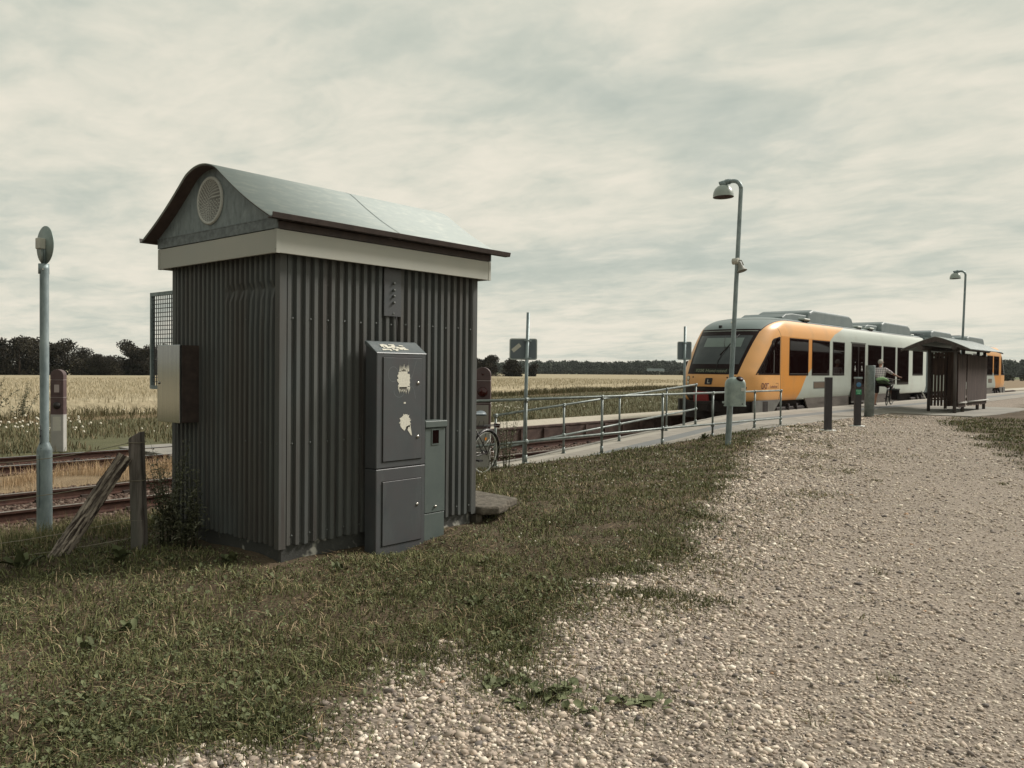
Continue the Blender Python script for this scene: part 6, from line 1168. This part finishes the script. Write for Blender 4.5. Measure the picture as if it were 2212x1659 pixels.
    s_.add(vv, [(j * 12 + i, j * 12 + (i + 1) % 12, (j + 1) * 12 + (i + 1) % 12, (j + 1) * 12 + i) for j in range(4) for i in range(12)], True); s_.add(vv[:12], [tuple(range(12))]); s_.add(vv[-12:], [tuple(range(12))]); B(s_, 'saddle', 'signback' if not steer else 'black')
    if rack:
        r_ = MB(); zt_ = 2 * R_ + .06
        for y_ in (-.06, 0, .06): r_.tube([(-.24, y_, zt_), (.20, y_, zt_)], .005, 6)
        for x_ in (-.24, 0, .20): r_.tube([(x_, -.06, zt_), (x_, .06, zt_)], .005, 6)
        for y_ in (-.065, .065): r_.tube([(-.12, y_, zt_), (0, y_, R_)], .005, 6)
        r_.tube([(.0, -.05, zt_), (.02, -.05, zt_ + .07), (.12, -.05, zt_ + .07), (.14, -.05, zt_)], .004, 5); B(r_, 'rack', 'black'); B(MB().obox((-.262, 0, zt_ - .01), (.012, 0, 0), (0, .05, 0), (0, 0, .03)), 'tail_light', 'redlens'); 
    k_ = MB(); k_.disc(BB + Vector((0, -.055, 0)), (0, 1, 0), .085, .006, 24); k_.tube([BB + Vector((0, -.06, .08)), RA + Vector((0, -.06, .035))], .006, 5); k_.tube([BB + Vector((0, -.06, -.08)), RA + Vector((0, -.06, -.035))], .006, 5); B(k_, 'chain', 'black')
    for s9, sg in ((-1, 1), (1, -1)):
        d9 = Vector((math.cos(crank), 0, math.sin(crank))) * .17 * sg; a = BB + Vector((0, s9 * .07, 0)); c9 = B(MB().tube([a, a + d9], .010, 6), 'crank', 'chrome'); B(MB().obox(a + d9 + Vector((0, s9 * .05, 0)), (.045, 0, 0), (0, .045, 0), (0, 0, .012)), 'pedal', 'black', c9)
    B(MB().obox((-.02, -.012, R_ + .20), (.02, 0, 0), (0, .003, 0), (0, 0, .022)), 'spoke_reflector', 'orange_refl'); B(MB().tube([(0, -.08, R_), (-.22, -.09, R_ + .17)], .004, 5), 'mudguard_stay', 'vent'); return t, Mx
bicycle((-8.33, 9.08, -.02), -PI / 2 + .10, 'black city bicycle with a rear rack leaning on the railing behind the hut', tilt=math.radians(-5), crank=.15)
bk, BM = bicycle((-9.52, 33.55, .30), math.radians(98), 'black bicycle straddled by the white haired cyclist on the platform', tilt=math.radians(7), steer=-.12, crank=.2)
# ------------------------------------------------------------ person
def skin(name, J, E, m, parent=None, org=(0, 0, 0), sub=2, root=0):
    me = bpy.data.meshes.new(name); o0 = ORG[parent.name] if parent is not None else Vector(org); names = list(J); me.from_pydata([Vector(J[n][0]) - o0 for n in names], [(names.index(a), names.index(b)) for a, b in E], []); ob = bpy.data.objects.new(name, me); COL.objects.link(ob)
    md = ob.modifiers.new('skin', 'SKIN'); md.use_smooth_shade = True
    for i, n in enumerate(names): r_ = J[n][1]; me.skin_vertices[0].data[i].radius = (r_, r_) if isinstance(r_, (int, float)) else r_
    me.skin_vertices[0].data[root].use_root = True; s9 = ob.modifiers.new('sub', 'SUBSURF'); s9.levels = sub; s9.render_levels = sub
    dg = bpy.context.evaluated_depsgraph_get(); me2 = bpy.data.meshes.new_from_object(ob.evaluated_get(dg)); bpy.data.objects.remove(ob); me2.name = name; ob = bpy.data.objects.new(name, me2); COL.objects.link(ob)
    me2.materials.clear(); me2.materials.append(M[m]); 
    for p_ in me2.polygons: p_.use_smooth = True
    ORG[ob.name] = o0
    if parent is not None: ob.parent = parent
    else: ob.location = o0
    return ob
PB = Vector((-9.95, 33.6, .30))   # standing (left) foot; facing +Y, leaning forward over the bicycle
def W(x, y, z): return PB + Vector((x, y, z))
hipz = .90; J = {'pel': (W(.16, .02, .93), .125), 'waist': (W(.17, .06, 1.08), .115), 'chest': (W(.14, .15, 1.30), .135), 'neckb': (W(.10, .22, 1.47), .06), 'neck': (W(.09, .26, 1.53), .052), 'head0': (W(.09, .30, 1.60), .075), 'head1': (W(.09, .30, 1.68), .088), 'head2': (W(.09, .29, 1.75), .065),
 'lhip': (W(.04, .02, .88), .085), 'lknee': (W(.03, .07, .47), .055), 'lcalf': (W(.01, .02, .32), .052), 'lank': (W(.0, -.02, .08), .034), 'lheel': (W(0, -.04, .04), .034), 'ltoe': (W(-.02, .16, .03), .030),
 'rhip': (W(.28, .04, .88), .085), 'rknee': (W(.52, .28, .66), .055), 'rcalf': (W(.55, .20, .52), .050), 'rank': (W(.58, .12, .36), .034), 'rheel': (W(.58, .10, .32), .034), 'rtoe': (W(.60, .30, .33), .028),
 'lsh': (W(-.06, .20, 1.40), .055), 'lel': (W(-.14, .36, 1.16), .042), 'lwr': (W(-.02, .60, 1.10), .026), 'lpalm': (W(.02, .67, 1.09), .028),
 'rsh': (W(.31, .20, 1.40), .055), 'rel': (W(.56, .42, 1.20), .042), 'rwr': (W(.68, .66, 1.11), .026), 'rpalm': (W(.72, .73, 1.10), .028)}
E_ = [('pel', 'waist'), ('waist', 'chest'), ('chest', 'neckb'), ('neckb', 'neck'), ('neck', 'head0'), ('head0', 'head1'), ('head1', 'head2'), ('pel', 'lhip'), ('lhip', 'lknee'), ('lknee', 'lcalf'), ('lcalf', 'lank'), ('lank', 'lheel'), ('lheel', 'ltoe'), ('pel', 'rhip'), ('rhip', 'rknee'), ('rknee', 'rcalf'), ('rcalf', 'rank'), ('rank', 'rheel'), ('rheel', 'rtoe'), ('chest', 'lsh'), ('lsh', 'lel'), ('lel', 'lwr'), ('lwr', 'lpalm'), ('chest', 'rsh'), ('rsh', 'rel'), ('rel', 'rwr'), ('rwr', 'rpalm')]
for s_, pal in (('l', J['lpalm'][0]), ('r', J['rpalm'][0])):
    for k, (dx, ln) in enumerate(((-.030, .045), (-.011, .055), (.009, .052), (.028, .040))):
        a = pal + Vector((dx, .03, .002)); J[s_ + 'f%d' % k] = (a, .010); J[s_ + 'g%d' % k] = (a + Vector((0, ln * .7, -.012)), .009); J[s_ + 'h%d' % k] = (a + Vector((0, ln * .75, -.04)), .008); E_ += [(s_ + 'palm', s_ + 'f%d' % k), (s_ + 'f%d' % k, s_ + 'g%d' % k), (s_ + 'g%d' % k, s_ + 'h%d' % k)]
    sg = 1 if s_ == 'l' else -1; J[s_ + 't0'] = (pal + Vector((sg * .038, .0, -.012)), .011); J[s_ + 't1'] = (pal + Vector((sg * .05, .035, -.03)), .009); E_ += [(s_ + 'palm', s_ + 't0'), (s_ + 't0', s_ + 't1')]
person = skin('person', J, E_, 'skin', None, tuple(PB)); tag(person, 'white haired person in a plaid shirt and dark shorts straddling a bicycle, seen from behind', 'person')
hd_ = W(.09, .30, 1.675); m_ = MB()
for a, s9 in ((-1, .085), (1, .085)): m_.lathe(hd_ + Vector((a * .088, .0, -.005)), (a, -.2, 0), [(0, .012), (.02, .016), (.026, .006), (.02, 0)], 10)
build_each(m_, 'ear', 'skin', person); MB().lathe(hd_ + Vector((0, .085, -.01)), (0, 1, -.3), [(.02, 0), (.016, .02), (.006, .035), (0, .036)], 8).build('nose', 'skin', person)
m_ = MB()
for a in (-.032, .032): m_.disc(hd_ + Vector((a, .082, .02)), (0, 1, 0), .011, .004, 8)
build_each(m_, 'eye', 'black', person); MB().obox(hd_ + Vector((0, .083, -.055)), (.024, 0, 0), (0, .004, 0), (0, 0, .005)).build('mouth', 'tred', person)
hr = MB(); vv = []; n1_, n2_ = 14, 22
for i in range(n1_ + 1):
    ph = PI * .70 * i / n1_
    for k in range(n2_):
        th_ = 2 * PI * k / n2_; d_ = Vector((math.sin(ph) * math.cos(th_) * .098, math.sin(ph) * math.sin(th_) * .108, math.cos(ph) * .108)); fz = max(0, d_.y) * (1 if ph > .8 else 0); vv.append(hd_ + Vector((0, -.012, .012)) + Vector((d_.x, d_.y - fz * .9 if ph > 1.0 else d_.y, d_.z)) * rnd.uniform(.985, 1.03))
hr.add(vv, [(i * n2_ + k, i * n2_ + (k + 1) % n2_, (i + 1) * n2_ + (k + 1) % n2_, (i + 1) * n2_ + k) for i in range(n1_) for k in range(n2_)], True); hr.build('hair', 'hair', person)
def grow(keys, add): return {k: (J[k][0], J[k][1] + add) for k in keys}
SJ = grow(['pel', 'waist', 'chest', 'lsh', 'rsh'], .028); SJ['lel'] = (J['lsh'][0].lerp(J['lel'][0], .85), .058); SJ['rel'] = (J['rsh'][0].lerp(J['rel'][0], .85), .060); SJ['nb'] = (W(.105, .215, 1.45), .075)
skin('shirt', SJ, [('pel', 'waist'), ('waist', 'chest'), ('chest', 'nb'), ('chest', 'lsh'), ('chest', 'rsh'), ('lsh', 'lel'), ('rsh', 'rel')], 'plaid', person)
PJ = {'pel': (J['pel'][0] - Vector((0, 0, .04)), .152), 'lhip': (J['lhip'][0], .118), 'rhip': (J['rhip'][0], .112), 'lk': (J['lknee'][0] + Vector((0, 0, -.02)), .088), 'rk': (J['rknee'][0], .082), 'lm': (J['lhip'][0].lerp(J['lknee'][0], .5), .105), 'rm': (J['rhip'][0].lerp(J['rknee'][0], .5), .100)}
skin('shorts', PJ, [('pel', 'lhip'), ('pel', 'rhip'), ('lhip', 'lm'), ('lm', 'lk'), ('rhip', 'rm'), ('rm', 'rk')], 'shorts', person)
for s_ in 'lr': skin('shoe', {'a': (J[s_ + 'heel'][0] + Vector((0, 0, .005)), .046), 'b': (J[s_ + 'heel'][0].lerp(J[s_ + 'toe'][0], .6), .045), 'c': (J[s_ + 'toe'][0] + Vector((0, .02, 0)), .036)}, [('a', 'b'), ('b', 'c')], 'shoe', person, sub=1)
bg = thing('shoulder_bag', tuple(W(.3, -.1, .9)), 'light green cloth bag hanging over the dark green bag at the cyclist hip', 'bag')
skin('cloth', {'a': (W(.06, -.12, 1.0), .055), 'b': (W(.2, -.17, 1.03), .07), 'c': (W(.34, -.15, 1.04), .075), 'd': (W(.44, -.08, 1.0), .055), 'e': (W(.50, -.02, .92), .04)}, [('a', 'b'), ('b', 'c'), ('c', 'd'), ('d', 'e')], 'bag', bg)
skin('flap', {'a': (W(.10, -.12, .91), .05), 'b': (W(.26, -.16, .90), .07), 'c': (W(.42, -.12, .88), .06), 'd': (W(.56, -.02, .80), .04)}, [('a', 'b'), ('b', 'c'), ('c', 'd')], 'bagdark', bg)
pn = thing('bicycle_pannier', (-9.3, 33.8, .7), 'dark pannier bag hanging at the right side of the cyclist bicycle', 'bag'); MB().box(-9.38, -9.16, 33.62, 34.0, .52, .92).build('pouch', 'shorts', pn, bevel=.04, seg=3); MB().box(-9.39, -9.15, 33.60, 34.02, .90, .96).build('lid', 'cab', pn, bevel=.02)
HAZE = .0001
if HAZE: haze(HAZE)
